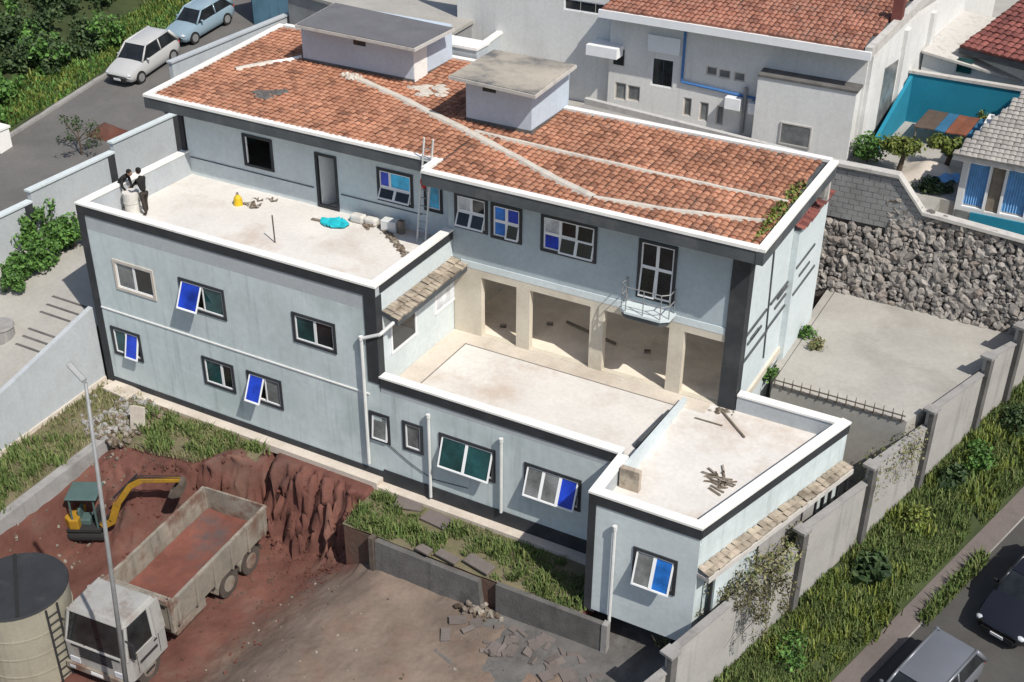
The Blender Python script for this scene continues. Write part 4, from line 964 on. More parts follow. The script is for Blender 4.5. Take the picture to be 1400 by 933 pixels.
rf = B().prism([(27.2,17.1),(37,17.1),(37,24),(30.0,24)],[8.0,8.0,10.6,10.6],[8.2,8.2,10.8,10.8]).build('roof', MT['slabedge'], t)
kk = 1/math.sqrt(1+.377**2)
MT['tilegrey'] = mat('grey roof tiles', (.3,.28,.26), .9, .12, .6, .2, 30, rnd=[(.26,.24,.22),(.32,.3,.28),(.36,.34,.31)])
tiles(B(),(27.2,17.05,8.24),(1,0,0),(0,kk,.377*kk),(0,-.377*kk,kk),9.6,7.2,tw=.2,tl=.24,amp=.018,jit=.008,clip=lambda p: p.x>27.2+(p.y-17.1)*.41).build('roof_tiles', MT['tilegrey'], rf)
# courtyard contents
p = at(1185,222,z=6.2); plant('shrub','rounded green shrub at the corner of the white house','shrub',(p.x,p.y,6.2),(.6,.6,.6),22,60,'leaf',.14,.32)
def small_tree(lab, c, h, r, k):
    t = thing('small_tree', lab, 'tree', c); b = B().cyl(c,(c[0]+.1,c[1],c[2]+h),.12,.08,8); 
    for i in range(6): a = i*1.05; b.cyl((c[0]+.1,c[1],c[2]+h*.9),(c[0]+r[0]*.6*math.cos(a),c[1]+r[1]*.6*math.sin(a),c[2]+h+.3),.05,.02,5)
    b.build('trunk', MT['bark'], t); b = B(); clumps(b,(c[0],c[1],c[2]+h+.3),r,k,46,.17,.32); b.build('crown', MT['leafyel'], t)
p = at(1228,236,z=6.2); small_tree('yellow green spreading tree with dark trunk, left one in the courtyard',(p.x,p.y,6.2),.8,(1.1,.6,.3),26)
p = at(1292,232,z=6.2); small_tree('low yellow green tree touching the grey tiled roof corner',(p.x,p.y,6.2),.7,(1.1,.5,.28),24)
p = at(1340,205,z=6.2); plant('shrub','small pale green shrub before the teal wall','shrub',(p.x-.3,p.y+1.5,6.2),(.4,.4,.6),12,40,'leafyel',.12,.28)
p = at(1275,262,z=6.2); plant('shrub','dark shrub under the courtyard palms behind the stone wall','shrub',(p.x,p.y,6.0),(.9,.5,.35),16,50,'leafdark',.13,.3)
b = B(); 
for i in range(6):
    b.hexa([Vector(q)+Vector((0,0,random.uniform(-.02,.02))) for q in ((24.7+i*.42,22.6,6.9),(25.1+i*.42,22.6,6.9),(25.25+i*.42,24.6,7.0),(24.85+i*.42,24.6,7.0),(24.7+i*.42,22.6,6.94),(25.1+i*.42,22.6,6.94),(25.25+i*.42,24.6,7.04),(24.85+i*.42,24.6,7.04))], random.random())
MT['boards'] = mat('patched boards', (.3,.1,.05), .85, .2, 2, rnd=[(.19,.07,.04),(.09,.065,.05),(.03,.12,.22),(.15,.10,.07)])
MT['boards'].node_tree.nodes['Color Ramp'].color_ramp.interpolation = 'CONSTANT'
t = thing('patched_shelter', 'low shelter of orange, blue and brown boards before the teal wall', 'shelter', (25.9,23.6,6.2))
b.build('roof', MT['boards'], t)
for x,y in ((24.8,22.7),(27.2,22.7),(24.9,24.5),(27.3,24.5)): B().cyl((x,y,6.2),(x,y,6.9),.04,n=6).build('post', MT['wood'], t)
t = thing('stone_mound', 'pale earth mound with a blue cloth behind the stone wall coping', 'mound', (26.1,19.6,6.2))
B().grid(14,10,lambda u,v:(25.0+u*2.4,18.6+v*2.2,6.18+.5*math.sin(math.pi*u)*math.sin(math.pi*v)*(1+.5*nz(u*4,v*4,1,3)))).build('earth', MT['deckrim'], t, smooth=True)
b = B().grid(8,6,lambda u,v:(26.3+u*1.0,18.7+v*.8,6.42+.14*math.sin(u*9)*math.cos(v*6)+.1*math.sin(math.pi*u))); tag(b.build('blue_cloth', MT['curtain'], smooth=True),'crumpled blue cloth lying on the pale courtyard mound','cloth')
# far end of the upper street
t = thing('far_wall', 'streaked dark blue grey wall closing the far end of the upper street', 'wall', (-8.5,24,6.5))
B().prism([(-9.0,22.2),(-8.6,21.8),(-5.4,26.5),(-5.4,27.2)],5.5,9.6).build('panel', MT['tealgrey'], t)
t = thing('turquoise_panel', 'small turquoise sheet on the wall top behind the larger roof housing', 'panel', tuple(at(440,5,z=8.0)))
p = at(440,5,z=8.0); B().rbox(p.x,p.y,p.z,1.0,.08,.5,.6).build('sheet', MT['turq'], t)
t = thing('gate_pier', 'short white gate pier at the left edge beside the upper street', 'pier', tuple(on(4,205,zs_)))
p = t.location; B().box(p.x-.5,p.x+.2,p.y-.3,p.y+.4,p.z-.2,p.z+.95).build('block', MT['white'], t, bevel=.03); B().box(p.x-.55,p.x+.25,p.y-.35,p.y+.45,p.z+.952,p.z+1.05).build('cap', MT['white'], t)

# ================================================================== VEHICLES
def car(name, lab, loc, rz, pitch, paint, L=4.1, W=1.7, Hh=1.5, cat='car', cowl=-.22, rear=.47, rake=.62, trunk=None, seats=True):
    t = thing(name, lab, cat, loc, rz); t.rotation_euler = (pitch, 0, rz)
    bt = .93 if Hh>1.45 else .88
    st = [(-.5,.50,.60,.66),(-.485,.34,.68,.82),(-.45,.26,.73,.92),(-.36,.2,.80,.98),(cowl,.18,bt-.02,1.0),(0,.18,bt,1.0),(.3,.18,bt+.02,1.0),(.42,.22,bt+.02,.97),(.475,.3,bt,.9),(.5,.42,bt-.12,.8)]
    if trunk: st[-3:] = [(.42,.22,bt-.02,.97),(.475,.3,bt-.05,.9),(.5,.42,bt-.15,.8)]
    b = B(); rows = []
    for f,zb,zt,hw in st:
        w = hw*W/2; half = [(w*.86,zb),(w*.97,zb+.1),(w,zb+(zt-zb)*.45),(w*.97,zt-.12),(w*.93,zt-.03),(w*.7,zt),(0,zt+.015)]
        pts = [(x,f*L,z) for x,z in half]+[(-x,f*L,z) for x,z in reversed(half[:-1])]; rows.append(pts)
    n = len(rows[0]); vs = [p for r in rows for p in r]; fs = []
    for i in range(len(rows)-1):
        for j in range(n): fs.append((i*n+j,(i+1)*n+j,(i+1)*n+(j+1)%n,i*n+(j+1)%n))
    fs += [tuple(range(n)),tuple(reversed(range((len(rows)-1)*n,len(rows)*n)))]
    b.add(vs,fs,.5); body = b.build('body', MT[paint], t, local=True, smooth=True)
    md = body.modifiers.new('smooth','EDGE_SPLIT'); md.split_angle = R(38)
    y0,y1 = cowl*L, rear*L; r0,r1 = y0+rake, y1-.38; wb,wt = W*.455, W*.365; zb = bt-.03
    if trunk: y1 = trunk*L; r1 = y1-.55
    B().hexa([(-wb,y0,zb),(wb,y0,zb),(wb,y1,zb),(-wb,y1,zb),(-wt,r0,Hh-.05),(wt,r0,Hh-.05),(wt,r1,Hh-.05),(-wt,r1,Hh-.05)],.5).build('cabin_glass', MT['pdark'], t, local=True)
    ym = (y0+y1)/2+.05; rm = (r0+r1)/2
    for s in (-1,1):
        b = B()
        for (ya,yb,wd) in ((y0,r0,.05),(ym,rm,.04),(y1-.02,r1,.09 if not trunk else .07)):
            p,q = Vector((s*wb*1.0,ya,zb)),Vector((s*wt*1.0,yb,Hh-.05)); b.cyl(p,q,wd,wd*.9,6)
        b.cyl((s*wt,r0,Hh-.05),(s*wt,r1,Hh-.05),.05,n=6); b.build('side_frame', MT[paint], t, local=True, smooth=True)
    def rf(u,v):
        x = (u*2-1); y = r0-.06+(r1-r0+.12)*v; return (x*(wt+.03), y, Hh-.06+.085*(1-x*x*.9)*(math.sin(math.pi*min(max(v,.0),1))**.35 if 0<v<1 else .0)+.005)
    B().grid(8,10,rf).build('roof', MT[paint], t, local=True, smooth=True)
    for s in (-1,1):
        for yy in (-.315,.3):
            c = s*(W/2-.10); tyre = B().cyl((c-s*.11,yy*L,.31),(c+s*.108,yy*L,.31),.31,n=18).build('wheel', MT['rubber'], t, local=True)
            B().cyl((c+s*.10,yy*L,.31),(c+s*.116,yy*L,.31),.2,n=12).build('rim', MT['steel'], tyre, local=True)
        B().ball((s*W*.36,-.462*L,.62),(.16,.12,.085),8,6).build('headlight', MT['lamp'], t, local=True, smooth=True)
        B().ball((s*W*.40,.482*L,.72),(.09,.07,.13),8,6).build('tail_light', MT['red'], t, local=True, smooth=True)
        B().ball((s*(W/2+.06),cowl*L+.28,.95),(.1,.06,.07),8,6).build('mirror', MT[paint], t, local=True, smooth=True)
    B().box(-W*.3,W*.3,-.503*L,-.48*L,.30,.5).build('grille', MT['darkpl'], t, local=True)
    B().box(-.2,.2,-.509*L,-.50*L,.36,.46).build('number_plate', MT['frame'], t, local=True)
    B().box(-W*.43,W*.43,-.36*L,.36*L,.17,.24).build('sill', MT['darkpl'], t, local=True)
    return t
ps = math.atan(.16)
p = at(197,77,z=5.2)
for _ in range(20): p = at(197,77,z=zst(p.y)+.65)
car('parked_car','white hatchback parked on the left of the upper street, front towards the viewer',(p.x,p.y,zst(p.y)),.03,ps,'carwhite',3.9,1.72,1.52)
for _ in range(20): p = at(274,27,z=zst(p.y)+.6)
car('parked_car','pale blue older hatchback parked behind the white one',(p.x,p.y,zst(p.y)),-.06,ps,'carblue',3.9,1.6,1.4)
p = on(288,24,zs_,7); t = thing('utility_pole','cream concrete utility pole beside the pale blue car','pole',tuple(p)); B().cyl(p,p+Vector((0,0,8)),.17,.12,12).build('shaft', MT['cream'], t); B().cyl(p,p+Vector((0,0,.12)),.26,.24,12).build('footing', MT['conc'], t)
pr_ = math.atan(.13)
x,y = wp(6.2,4.35); car('parked_car','silver grey car cut by the bottom edge, parked by the grass bank',(x,y,zsr(6.2)),-.313,pr_,'carsilver',4.3,1.72,1.5)
x,y = wp(11.75,4.75); car('parked_car','black car at the right edge of the photo, with pale number plate',(x,y,zsr(11.75)),-.313,pr_,'carblack',4.3,1.75,1.48)

# ---- tipper truck, cab towards the viewer
t = thing('tipper_truck', 'dusty white tipper truck with an empty red stained bed on the earth yard', 'truck', (9.42,-6.05,-3.0), .085)
K = dict(parent=t, local=True)
def bx(*a): return B().box(*a)
bed = bx(-1.15,1.15,-1.5,3.6,1.05,1.2).build('bed', MT['soilbed'], **K)
for s in (-1,1):
    B().hexa([(s*1.15,-1.5,1.0),(s*1.21,-1.5,1.0),(s*1.21,3.6,1.0),(s*1.15,3.6,1.0),(s*1.2,-1.5,2.05),(s*1.28,-1.5,2.05),(s*1.28,3.6,2.05),(s*1.2,3.6,2.05)] if s>0 else [(-1.21,-1.5,1.0),(-1.15,-1.5,1.0),(-1.15,3.6,1.0),(-1.21,3.6,1.0),(-1.28,-1.5,2.05),(-1.2,-1.5,2.05),(-1.2,3.6,2.05),(-1.28,3.6,2.05)]).build('side_board', MT['truckbed'], bed, local=True)
    bx(min(s*1.19,s*1.3),max(s*1.19,s*1.3),-1.52,3.62,2.052,2.13).build('top_rail', MT['truckbed'], bed, local=True)
    for i in range(6): bx(*sorted((s*1.215,s*1.3)),-1.3+i*.93,-1.22+i*.93,1.02,2.05).build('rib', MT['truckbed'], bed, local=True)
bx(-1.2,1.2,3.602,3.67,1.0,2.1).build('tailgate', MT['truckbed'], bed, local=True)
bx(-1.2,1.2,-1.58,-1.502,1.0,2.3).build('headboard', MT['truckbed'], bed, local=True)
bx(-1.25,1.25,-1.72,-1.585,2.12,2.3).build('headboard_visor', MT['truckbed'], bed, local=True)
for s in (-1,1): bx(s*1.24-.06,s*1.24+.06,-1.62,-1.5,.95,2.3).build('headboard_post', MT['truckbed'], bed, local=True)
B().grid(24,40,lambda u,v:(-1.13+2.26*u,-1.48+v*5.05,1.21+.05*nz(u*3,v*6,1,3)+.03*nz(u*9,v*18,1,4)+.10*(2*u-1)**4)).build('soil_residue', MT['soilbed'], bed, local=True, smooth=True)
bx(-.45,.45,-3.4,3.4,.7,.98).build('chassis', MT['darkpl'], **K)
cab = B().prism([(-1.12,-3.62),(1.12,-3.62),(1.18,-3.4),(1.18,-1.85),(-1.18,-1.85),(-1.18,-3.4)],.55,1.5).build('cab', MT['truckcab'], t, local=True, bevel=.04)
B().hexa([(-1.15,-3.56,1.5),(1.15,-3.56,1.5),(1.17,-1.87,1.5),(-1.17,-1.87,1.5),(-1.02,-3.3,2.55),(1.02,-3.3,2.55),(1.06,-1.95,2.55),(-1.06,-1.95,2.55)]).build('cab_glass', MT['pdark'], cab, local=True)
B().hexa([(-1.06,-3.38,2.5),(1.06,-3.38,2.5),(1.1,-1.9,2.5),(-1.1,-1.9,2.5),(-.98,-3.26,2.68),(.98,-3.26,2.68),(1.0,-1.98,2.68),(-1.0,-1.98,2.68)]).build('cab_roof', MT['truckcab'], cab, local=True, bevel=.04)
for s in (-1,1):
    B().cyl((s*1.14,-3.54,1.45),(s*1.03,-3.3,2.55),.06,n=6).build('front_pillar', MT['truckcab'], cab, local=True); b = B(); b.cyl((s*1.165,-2.35,1.45),(s*1.06,-2.3,2.55),.09,n=6); b.obox((s*1.12,-2.1,2.0),(.03,0,0),(0,.25,0),(-s*.05,0,.55)); b.build('cab_pillar', MT['truckcab'], cab, local=True)
    bx(s*1.34-.08,s*1.34+.08,-3.5,-3.44,1.6,2.15).build('mirror', MT['darkpl'], cab, local=True)
    B().tube([(s*1.12,-3.45,2.2),(s*1.34,-3.47,2.2)],.02,5).build('mirror_arm', MT['darkpl'], cab, local=True)
    bx(*sorted((s*.65,s*1.0)),-3.66,-3.622,.75,.95).build('headlight', MT['lamp'], cab, local=True)
    bx(*sorted((s*1.182,s*1.2)),-3.1,-2.3,1.0,1.1).build('door_trim', MT['darkpl'], cab, local=True)
b = B()
for i in range(4): b.box(-.6,.6,-3.65,-3.622,1.05+i*.1,1.1+i*.1)
b.build('grille', MT['darkpl'], cab, local=True)
for s in (-1,1):
    bx(*sorted((s*1.181,s*1.187)),-3.2,-3.18,.7,1.5).build('door_seam', MT['darkpl'], cab, local=True)
    bx(*sorted((s*1.181,s*1.187)),-2.2,-2.18,.7,1.5).build('door_seam', MT['darkpl'], cab, local=True)
    bx(*sorted((s*1.181,s*1.21)),-2.42,-2.28,1.3,1.34).build('door_handle', MT['darkpl'], cab, local=True)
    B().tube([(s*.25-.2,-3.575,1.5),(s*.25+.3,-3.50,1.85)],.014,4).build('wiper', MT['rubber'], cab, local=True)
    bx(*sorted((s*.8,s*1.02)),-3.735,-3.722,.56,.66).build('fog_lamp', MT['lamp'], t, local=True)
    bx(*sorted((s*.95,s*1.2)),-2.95,-2.55,.42,.5).build('step', MT['darkpl'], t, local=True)
bx(-.22,.22,-3.735,-3.722,.56,.68).build('number_plate', MT['frame'], t, local=True)
bx(-.9,.9,-3.628,-3.60,1.38,1.46).build('nose_trim', MT['darkpl'], cab, local=True)
bx(-1.15,1.15,-3.72,-3.625,.5,.72).build('bumper', MT['truckbed'], **K)
for s in (-1,1):
    for yy in (-2.75,1.35,2.6):
        wd = .16 if yy<0 else .25
        c = s*(1.0 if yy<0 else .93); tyre = B().cyl((c-wd,yy,.5),(c+wd,yy,.5),.5,n=20).build('wheel', MT['dusty'], **K)
        B().cyl((c+s*wd,yy,.5),(c+s*(wd+.015),yy,.5),.28,n=14).build('rim', MT['truckbed'], tyre, local=True)
    for yy in (1.35,2.6):
        B().grid(1,8,lambda u,v,yy=yy:(s*(.66+.54*u),yy-.62*math.cos(math.pi*v),.5+.62*math.sin(math.pi*v))).build('mudguard', MT['truckbed'], **K)
    bx(*sorted((s*.55,s*1.1)),-1.3,.2,.5,.95).build('fuel_tank', MT['truckbed'], **K)

# ---- mini excavator
ES_ = .8; EC = at(114,681,z=-2.95+2.25*ES_); EC.z = zyard(EC.x,EC.y)+.02; EF = Vector((.88,.475,0)).normalized(); ES = Vector((EF.y,-EF.x,0))
t = thing('mini_excavator', 'yellow mini excavator with grey green canopy and raised curved boom', 'excavator', tuple(EC))
def ep(f, s, z): return EC+(EF*f+ES*s+Vector((0,0,z)))*ES_
def ebox(f0,f1,s0,s1,z0,z1): return B().obox(ep((f0+f1)/2,(s0+s1)/2,(z0+z1)/2),EF*(f1-f0)/2*ES_,ES*(s1-s0)/2*ES_,(0,0,(z1-z0)/2*ES_))
for s in (-1,1): ebox(-.85,.85,s*.5-.14,s*.5+.14,.02,.42).build('track', MT['rubber'], t, bevel=.12)
ebox(-.4,.4,-.4,.4,.3,.5).build('undercarriage', MT['darkpl'], t)
b = B(); b.obox(ep(-1.4,0,.3),EF*.05,ES*.6,(0,0,.22)); b.obox(ep(-1.05,.35,.3),EF*.3,ES*.04,(0,0,.04)); b.obox(ep(-1.05,-.35,.3),EF*.3,ES*.04,(0,0,.04)); b.build('dozer_blade', MT['rust'], t)
ebox(-.75,.7,-.6,.6,.52,.66).build('deck', MT['darkpl'], t)
b = B(); pts = [(-.2,-.6),(-.6,-.58),(-.85,-.35),(-.92,0),(-.85,.35),(-.6,.58),(-.2,.6)]
b.prism([tuple(ep(f,s_,0).xy) for f,s_ in reversed(pts)],EC.z+.62*ES_,EC.z+1.15*ES_); b.build('counterweight', MT['yellow'], t, bevel=.05)
ebox(-.25,.2,-.3,.3,.66,.95).build('seat', MT['greengrey'], t, bevel=.04); ebox(-.3,-.18,-.28,.28,.95,1.45).build('seat_back', MT['greengrey'], t, bevel=.04)
ebox(.35,.5,-.5,.1,.66,1.2).build('control_console', MT['darkpl'], t)
for f,s_ in ((-.45,-.55),(-.45,.5),(.55,-.55),(.55,.45)): B().cyl(ep(f,s_,.62),ep(f,s_,2.2),.035,n=6).build('canopy_post', MT['greengrey'], t)
ebox(-.6,.75,-.66,.6,2.2,2.3).build('canopy', MT['greengrey'], t, bevel=.04)
off = .42; PO = ep(0,off,0)
def apl(px,py):
    d_ = RT*((px-700)/FPX)+UP*(-(py-466.5)/FPX)+FW; return CP+d_*((PO-CP).dot(ES)/d_.dot(ES))
bp = [ep(.75,off,.75), apl(154,712), apl(160,690), apl(178,664), apl(192,657)]
b = B()
for i,(p,q) in enumerate(zip(bp,bp[1:])):
    d_ = (q-p); m_ = (p+q)/2; n_ = ES.cross(d_.normalized()); b.obox(m_,d_*.54,ES*.075,n_*(.13 if i<2 else .105))
b.build('boom', MT['yellow'], t, bevel=.02)
e = apl(246,656); d_ = e-bp[-1]; n_ = ES.cross(d_.normalized())
B().obox(bp[-1]+d_*.5,d_*.5,ES*.065,n_*.08).build('stick', MT['yellow'], t, bevel=.02)
b = B(); b.cyl(ep(.9,off,1.1),bp[2]+Vector((0,0,-.2)),.05,n=8); b.cyl(bp[2]-n_*.0+Vector((-.1,0,.25)),bp[-1]+Vector((-.1,0,.22)),.04,n=8); b.build('ram', MT['darkpl'], t)
h_ = B()
for k in (-.05,.05): h_.tube([ep(.7,off,.9)+ES*k]+[q+Vector((0,0,.16))+ES*k for q in bp[1:]]+[e+Vector((0,0,.1))+ES*k],.018,5)
h_.build('hydraulic_hose', MT['rubber'], t)
bk = B(); w_ = .22; pr = [(0,0),(.10,-.1),(.12,-.34),(-.02,-.56),(-.30,-.62),(-.42,-.55)]
for i in range(len(pr)-1):
    p,q = pr[i],pr[i+1]; A = lambda r_,s_: e+EF*r_[0]+Vector((0,0,r_[1]))+ES*s_
    bk.hexa([A(p,-w_),A(p,w_),A(q,w_),A(q,-w_),A(p,-w_)+EF*.03,A(p,w_)+EF*.03,A(q,w_)+EF*.03,A(q,-w_)+EF*.03])
for s_ in (-w_,w_):
    P = [e+EF*r_[0]+Vector((0,0,r_[1]))+ES*s_ for r_ in pr]; Q = [p_+ES*.025 for p_ in P]; n6 = len(P)
    bk.add(P+Q,[tuple(range(n6)),tuple(reversed(range(n6,2*n6)))]+[(i,(i+1)%n6,n6+(i+1)%n6,n6+i) for i in range(n6)])
bk.build('bucket', MT['rust'], t)

# ---- water tank and lamp post
p = at(22,800,z=0); t = thing('water_tank', 'big round beige water tank with dark lid at the lower left corner', 'water tank', (p.x,p.y,-3.1))
B().cyl((p.x,p.y,-3.1),(p.x,p.y,-.06),1.44,1.44,40).build('drum', MT['tank'], t, smooth=False)
for z in (-2.4,-1.7,-1.0): B().cyl((p.x,p.y,z),(p.x,p.y,z+.05),1.462,1.462,40).build('hoop', MT['tank'], t)
B().cyl((p.x,p.y,-.06),(p.x,p.y,.0),1.5,1.47,40).build('lid', MT['tanklid'], t)
B().obox((p.x,p.y,.02),(1.1,-.95,0),(.03,.035,0),(0,0,.02)).build('lid_strap', MT['rubber'], t)
d_ = Vector((.99,-.06,0)).normalized(); s_ = Vector((-d_.y,d_.x,0)); c = Vector((p.x,p.y,0))+d_*1.52
b = B()
for k in (-.2,.2): b.cyl(c+s_*k+Vector((0,0,-3)),c+s_*k+Vector((0,0,-.1)),.03,n=6)
for i in range(9): b.cyl(c-s_*.2+Vector((0,0,-2.8+i*.3)),c+s_*.2+Vector((0,0,-2.8+i*.3)),.02,n=5)
b.build('ladder', MT['darkpl'], t)
base = at(183,1012,z=-2.9); top = at(117,524,y=base.y-.05)
t = thing('lamp_post', 'tall thin grey lamp post with one curved lamp head, in front of the truck', 'street lamp', tuple(base))
B().cyl(base,top,.075,.042,10).build('pole', MT['steel'], t, smooth=True)
for px,py in ((103,509),):
    q = at(px,py,y=top.y); dd = (q-top); b = B().tube([top,top+dd*.35+Vector((0,0,-.02)),top+dd*.6+Vector((0,0,.03))],.035,6); b.build('arm', MT['steel'], t)
    m_ = top+dd*.85; ax = dd.normalized(); up_ = Vector((0,-.2,1)).normalized(); sd_ = ax.cross(up_)
    B().obox(m_+Vector((0,0,.04)),ax*.27,sd_*.1,up_*.04).build('lamp_head', MT['steel'], t, bevel=.03)

# ================================================================== ON THE ROOF TERRACES
DZ = 6.3
def skin(name, joints, edges, mat_, parent, sub=2):
    me = bpy.data.meshes.new(name); off = Vector(parent.location)
    me.from_pydata([Vector(j[0])-off for j in joints], edges, []); me.materials.append(mat_)
    o = bpy.data.objects.new(name, me); COL.objects.link(o); o.parent = parent
    me.attributes.new('rnd','FLOAT','FACE')
    md = o.modifiers.new('skin','SKIN'); md.use_smooth_shade = True
    if not me.skin_vertices: me.skin_vertices.new()
    for i,j in enumerate(joints): me.skin_vertices[0].data[i].radius = (j[1],j[1]*(j[2] if len(j)>2 else 1))
    me.skin_vertices[0].data[0].use_root = True
    md2 = o.modifiers.new('sub','SUBSURF'); md2.levels = sub; md2.render_levels = sub
    return o
def person(lab, base, face, bend, reach, shirt, trousers):
    """face: facing angle; bend: forward lean of the trunk; reach: forward reach of the hands"""
    t = thing('person', lab, 'person', tuple(base)); b0 = Vector(base); f = Vector((math.cos(face),math.sin(face),0)); s = Vector((-f.y,f.x,0)); Z = Vector((0,0,1))
    P = lambda a,c,z: b0+f*a+s*c+Z*z
    hip = .88; c_,s_ = math.cos(bend),math.sin(bend)
    def tr(h, c=0, fw=0): return P(s_*h+c_*fw, c, hip+c_*h-s_*fw)
    bk = -.12*s_
    J = [(tr(0),.13,.85),(tr(.22),.13,.8),(tr(.42),.16,.7),(tr(.55),.07),(tr(.60),.055)]
    E = [(0,1),(1,2),(2,3),(3,4)]
    def add(par, *pts):
        for p_ in pts: J.append(p_); E.append((par,len(J)-1)); par = len(J)-1
        return par
    for sg in (-1,1):
        add(2,(tr(.47,sg*.17),.065),(tr(.27,sg*.24,.10+reach*.2),.05),(tr(.18,sg*.16,.22+reach*.45),.04))
    body = skin('body', J, E, MT[shirt], t)
    # trousers with legs reaching the deck
    J2 = [(tr(.02),.135,.85)]; E2 = []
    for sg,st_ in ((-1,.10),(1,-.12)):
        n0 = len(J2); J2 += [(P(0,sg*.10,hip-.08),.095),(P(st_*.6+.04,sg*.11,.48),.07),(P(st_,sg*.12,.10),.05),(P(st_+.14,sg*.13,.035),.04)]
        E2 += [(0,n0),(n0,n0+1),(n0+1,n0+2),(n0+2,n0+3)]
    skin('trousers', J2, E2, MT[trousers], t)
    h = tr(.76,0,.03+.03*s_); hd = B().ball(h,(.095,.085,.12),12,9); hd.ball(h+f*.1-Z*.02,(.025,.02,.03),6,4)
    for sg in (-1,1): hd.ball(h+s*sg*.088,(.02,.018,.035),6,4)
    head = hd.build('head', MT['skin'], t, smooth=True)
    B().ball(h+Z*.035-f*.02,(.108,.1,.11),12,6).build('hair', MT['hair'], head, smooth=True)
    for sg in (-1,1):
        wr = tr(.18,sg*.16,.22+reach*.45); hb = B(); dn = (wr-tr(.27,sg*.24,.10+reach*.2)).normalized(); sd_ = dn.cross(Z).normalized()
        hb.ball(wr+dn*.06,(.04,.035,.045),8,6)
        for k,l in ((-.025,.075),(-.008,.085),(.009,.08),(.025,.065)): hb.cyl(wr+dn*.09+sd_*k,wr+dn*(.09+l*.6)+sd_*k-Z*.01,.009,.008,5); hb.cyl(wr+dn*(.09+l*.6)+sd_*k-Z*.01,wr+dn*(.09+l)+sd_*k-Z*.035,.008,.006,5)
        hb.cyl(wr+dn*.05-sd_*sg*.03,wr+dn*.1-sd_*sg*.065,.011,.008,5)
        hb.build('hand', MT['skin'], t, smooth=True)
    return t
p = at(201,293,z=DZ); person('standing person in dark clothes on the roof terrace, turned to the white barrel',(p.x,p.y,DZ),math.pi-.1,.12,.5,'cloth','cloth2')
q = at(158,285,z=DZ); person('person in black clothes bending over the white barrel by the terrace corner',(q.x+.1,q.y+.25,DZ),.1,.75,.5,'cloth','cloth')
m_ = at(180,291,z=DZ); t = thing('barrel','pale plastic barrel standing between the two people on the terrace','barrel',(m_.x,m_.y+.1,DZ)); B().cyl((m_.x,m_.y+.1,DZ),(m_.x,m_.y+.1,DZ+.78),.27,.3,18).build('drum', MT['sack'], t, smooth=False)
B().cyl((m_.x,m_.y+.1,DZ+.4),(m_.x,m_.y+.1,DZ+.43),.305,.305,18).build('hoop', MT['sack'], t)
p = at(326,280,z=DZ); t = thing('yellow_container','yellow plastic can with narrow neck on the roof terrace','can',(p.x,p.y,DZ))
B().cyl((p.x,p.y,DZ),(p.x,p.y,DZ+.28),.18,.14,12).cyl((p.x,p.y,DZ+.28),(p.x,p.y,DZ+.4),.14,.05,12).build('body', MT['yel'], t); B().cyl((p.x,p.y,DZ+.4),(p.x,p.y,DZ+.48),.045,n=8).build('cap', MT['debris'], t)
GT = 'dark scraps lying on the roof terrace'
for px,py,lx,ly,lab in ((345,281,.75,.4,'larger dark cloth scrap right beside the yellow can'),(372,274,.5,.2,'small dark scrap near the terrace door side'),(353,274,.45,.12,'thin dark scrap behind the larger cloth scrap')):
    p = at(px,py,z=DZ); tag(B().grid(8,5,lambda u,v:(p.x+(u-.5)*lx*(1-.3*v),p.y+(v-.5)*ly+.08*math.sin(u*7),DZ+.03+.04*math.sin(u*9+v*5))).build('cloth_scrap', MT['debris']),lab,'cloth',GT)
a = at(376,332,z=DZ); tag(B().cyl(a,a+Vector((-.05,.05,1.0)),.025,n=6).build('upright_rod', MT['rust']),'thin rusty rod standing upright on the roof terrace','rod')
p = at(458,307,z=DZ); b = B(); b.grid(14,10,lambda u,v:(p.x+(u-.5)*1.15*math.sqrt(max(.05,1-(2*v-1)**2)),p.y+(v-.5)*.75,DZ+.04+.10*abs(math.sin(u*7+v*3))*abs(math.cos(v*6))))
tag(b.build('plastic_sheet', MT['turq'], smooth=False),'crumpled turquoise plastic sheet on the roof terrace','plastic sheet')
p = at(437,303,z=DZ); tag(B().rbox(p.x-.1,p.y,DZ+.03,.45,.12,.05,.1).build('plank', MT['wood']),'short plank end sticking out left of the turquoise sheet','plank')
GS = 'pale sacks and crates heaped against the terrace wall'
for px,py,lx,ly,lz,m__,lab in ((490,300,.55,.35,.3,'sack','white sack nearest the turquoise sheet'),(508,304,.5,.3,.28,'sack','second white sack, right of the one nearest the sheet'),(534,312,.6,.35,.42,'pipe','ribbed pale crate at the foot of the terrace wall'),(549,316,.2,.2,.5,'debris','small upright brown crate next to the ribbed crate')):
    p = at(px,py,z=DZ+.1); tag(B().rbox(p.x,p.y,DZ+lz/2,lx,ly,lz,random.uniform(-.15,.15)).build('sack' if m__=='sack' else 'crate', MT[m__], bevel=.08 if m__=='sack' else .02),lab,'sack' if m__=='sack' else 'crate',GS)
b = B()
for i in range(220):
    u = i/220; px,py = 520+u*35+random.gauss(0,2),308+u*42+random.gauss(0,2); p = at(px,py,z=DZ); stone(b,(p.x,p.y,DZ+.02),random.uniform(.03,.09))
tag(b.build('debris_trail', MT['debris']),'trail of brown rubble running down to the terrace edge below the crates','rubble'); b = B()
for i in range(70):
    p = at(random.gauss(505,5),random.gauss(305,3),z=DZ); stone(b,(p.x,p.y,DZ+.05),random.uniform(.03,.1))
tag(b.build('rubble_heap', MT['debris']),'small dark rubble heap between the two white sacks','rubble')
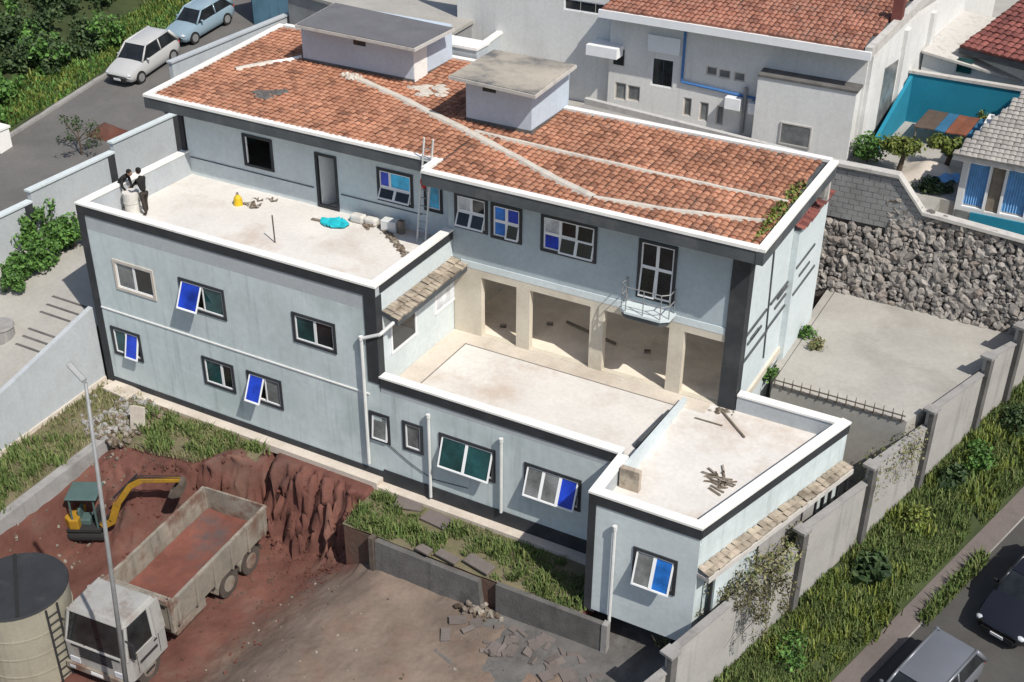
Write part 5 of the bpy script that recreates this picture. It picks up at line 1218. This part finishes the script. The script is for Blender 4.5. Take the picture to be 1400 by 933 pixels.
# ladder leaning on the eave, with a red bag
f0 = at(576,331,z=DZ); tp = at(586,190,y=4.45); d_ = (tp-f0)
t = thing('ladder','tall pale metal ladder leaning on the roof eave at the step of the roof','ladder',tuple(f0)); sx = Vector((1,0,0))
for k in (-.17,.17): B().cyl(f0+sx*k,tp+sx*k,.035,n=6).build('rail', MT['pipe'], t)
for i in range(12): B().cyl(f0+d_*(.05+i*.078)-sx*.17,f0+d_*(.05+i*.078)+sx*.17,.018,n=5).build('rung', MT['steel'], t)
p = f0+d_*.6; b = B().ball(p+Vector((-.02,-.1,0)),(.13,.09,.2),10,7,.15); tag(b.build('red_bag', MT['red'], smooth=True),'red bag hanging from the ladder under the eave','bag')
# low terrace
LZ = 3.404
p = at(896,590,z=LZ); q = at(912,562,z=LZ); tag(B().hexa([(22.0,1.2,LZ),(22.15,1.2,LZ),(22.3,3.2,LZ),(22.12,3.2,LZ),(22.1,1.2,LZ+.3),(22.25,1.2,LZ+.32),(22.34,3.2,LZ+.3),(22.25,3.2,LZ+.28)]).build('leaning_board', MT['fascia']),'dark board leaning on the low divider wall of the white terrace','board')
GP2 = 'loose poles and rods on the right part of the white terrace'
for a,c,r_,lab in (((983,557),(1018,598),.035,'long thin pole lying near the foot of the charcoal corner column'),((950,571),(988,582),.02,'short thin rod lying beside the long pole')):
    p,q = at(*a,z=LZ+.04),at(*c,z=LZ+.04); tag(B().cyl(p,q,r_,n=6).build('pole', MT['wood']),lab,'pole',GP2)
b = B()
for i in range(26):
    p = at(random.gauss(985,7),random.gauss(660,6),z=LZ+.03); b.obox(p,(random.gauss(0,.2),random.gauss(0,.12),.0),(.02,.02,0),(0,0,.03))
tag(b.build('scrap_heap', MT['debris']),'little heap of brown scraps on the right white terrace','scraps')
b = B()
for i in range(30):
    p = at(random.gauss(990,8),random.gauss(563,3),z=LZ); stone(b,(p.x,p.y,LZ),random.uniform(.03,.09))
tag(b.build('rubble_heap', MT['debris']),'crumbled rubble at the foot of the charcoal corner column','rubble')
GB = 'dark scraps on the open room floor behind the columns'
for px,py,lab in ((688,455,'dark scrap on the floor behind the first opening'),(752,452,'dark scrap on the left floor of the second opening'),(885,490,'dark scrap on the floor behind the third opening')):
    p = at(px,py-8,z=LZ); 
    if p.y<9: tag(B().rbox(p.x,p.y,LZ+.04,.22,.14,.08,.4).build('brick', MT['debris'], bevel=.01),lab,'brick',GB)
p,q = at(775,440,z=LZ+.05),at(842,470,z=LZ+.05)
tag(B().cyl((p.x,p.y,LZ+.05),(q.x,q.y,LZ+.05),.05,n=6).build('timber_beam', MT['wood']),'long dark timber lying across the open room floor','beam')
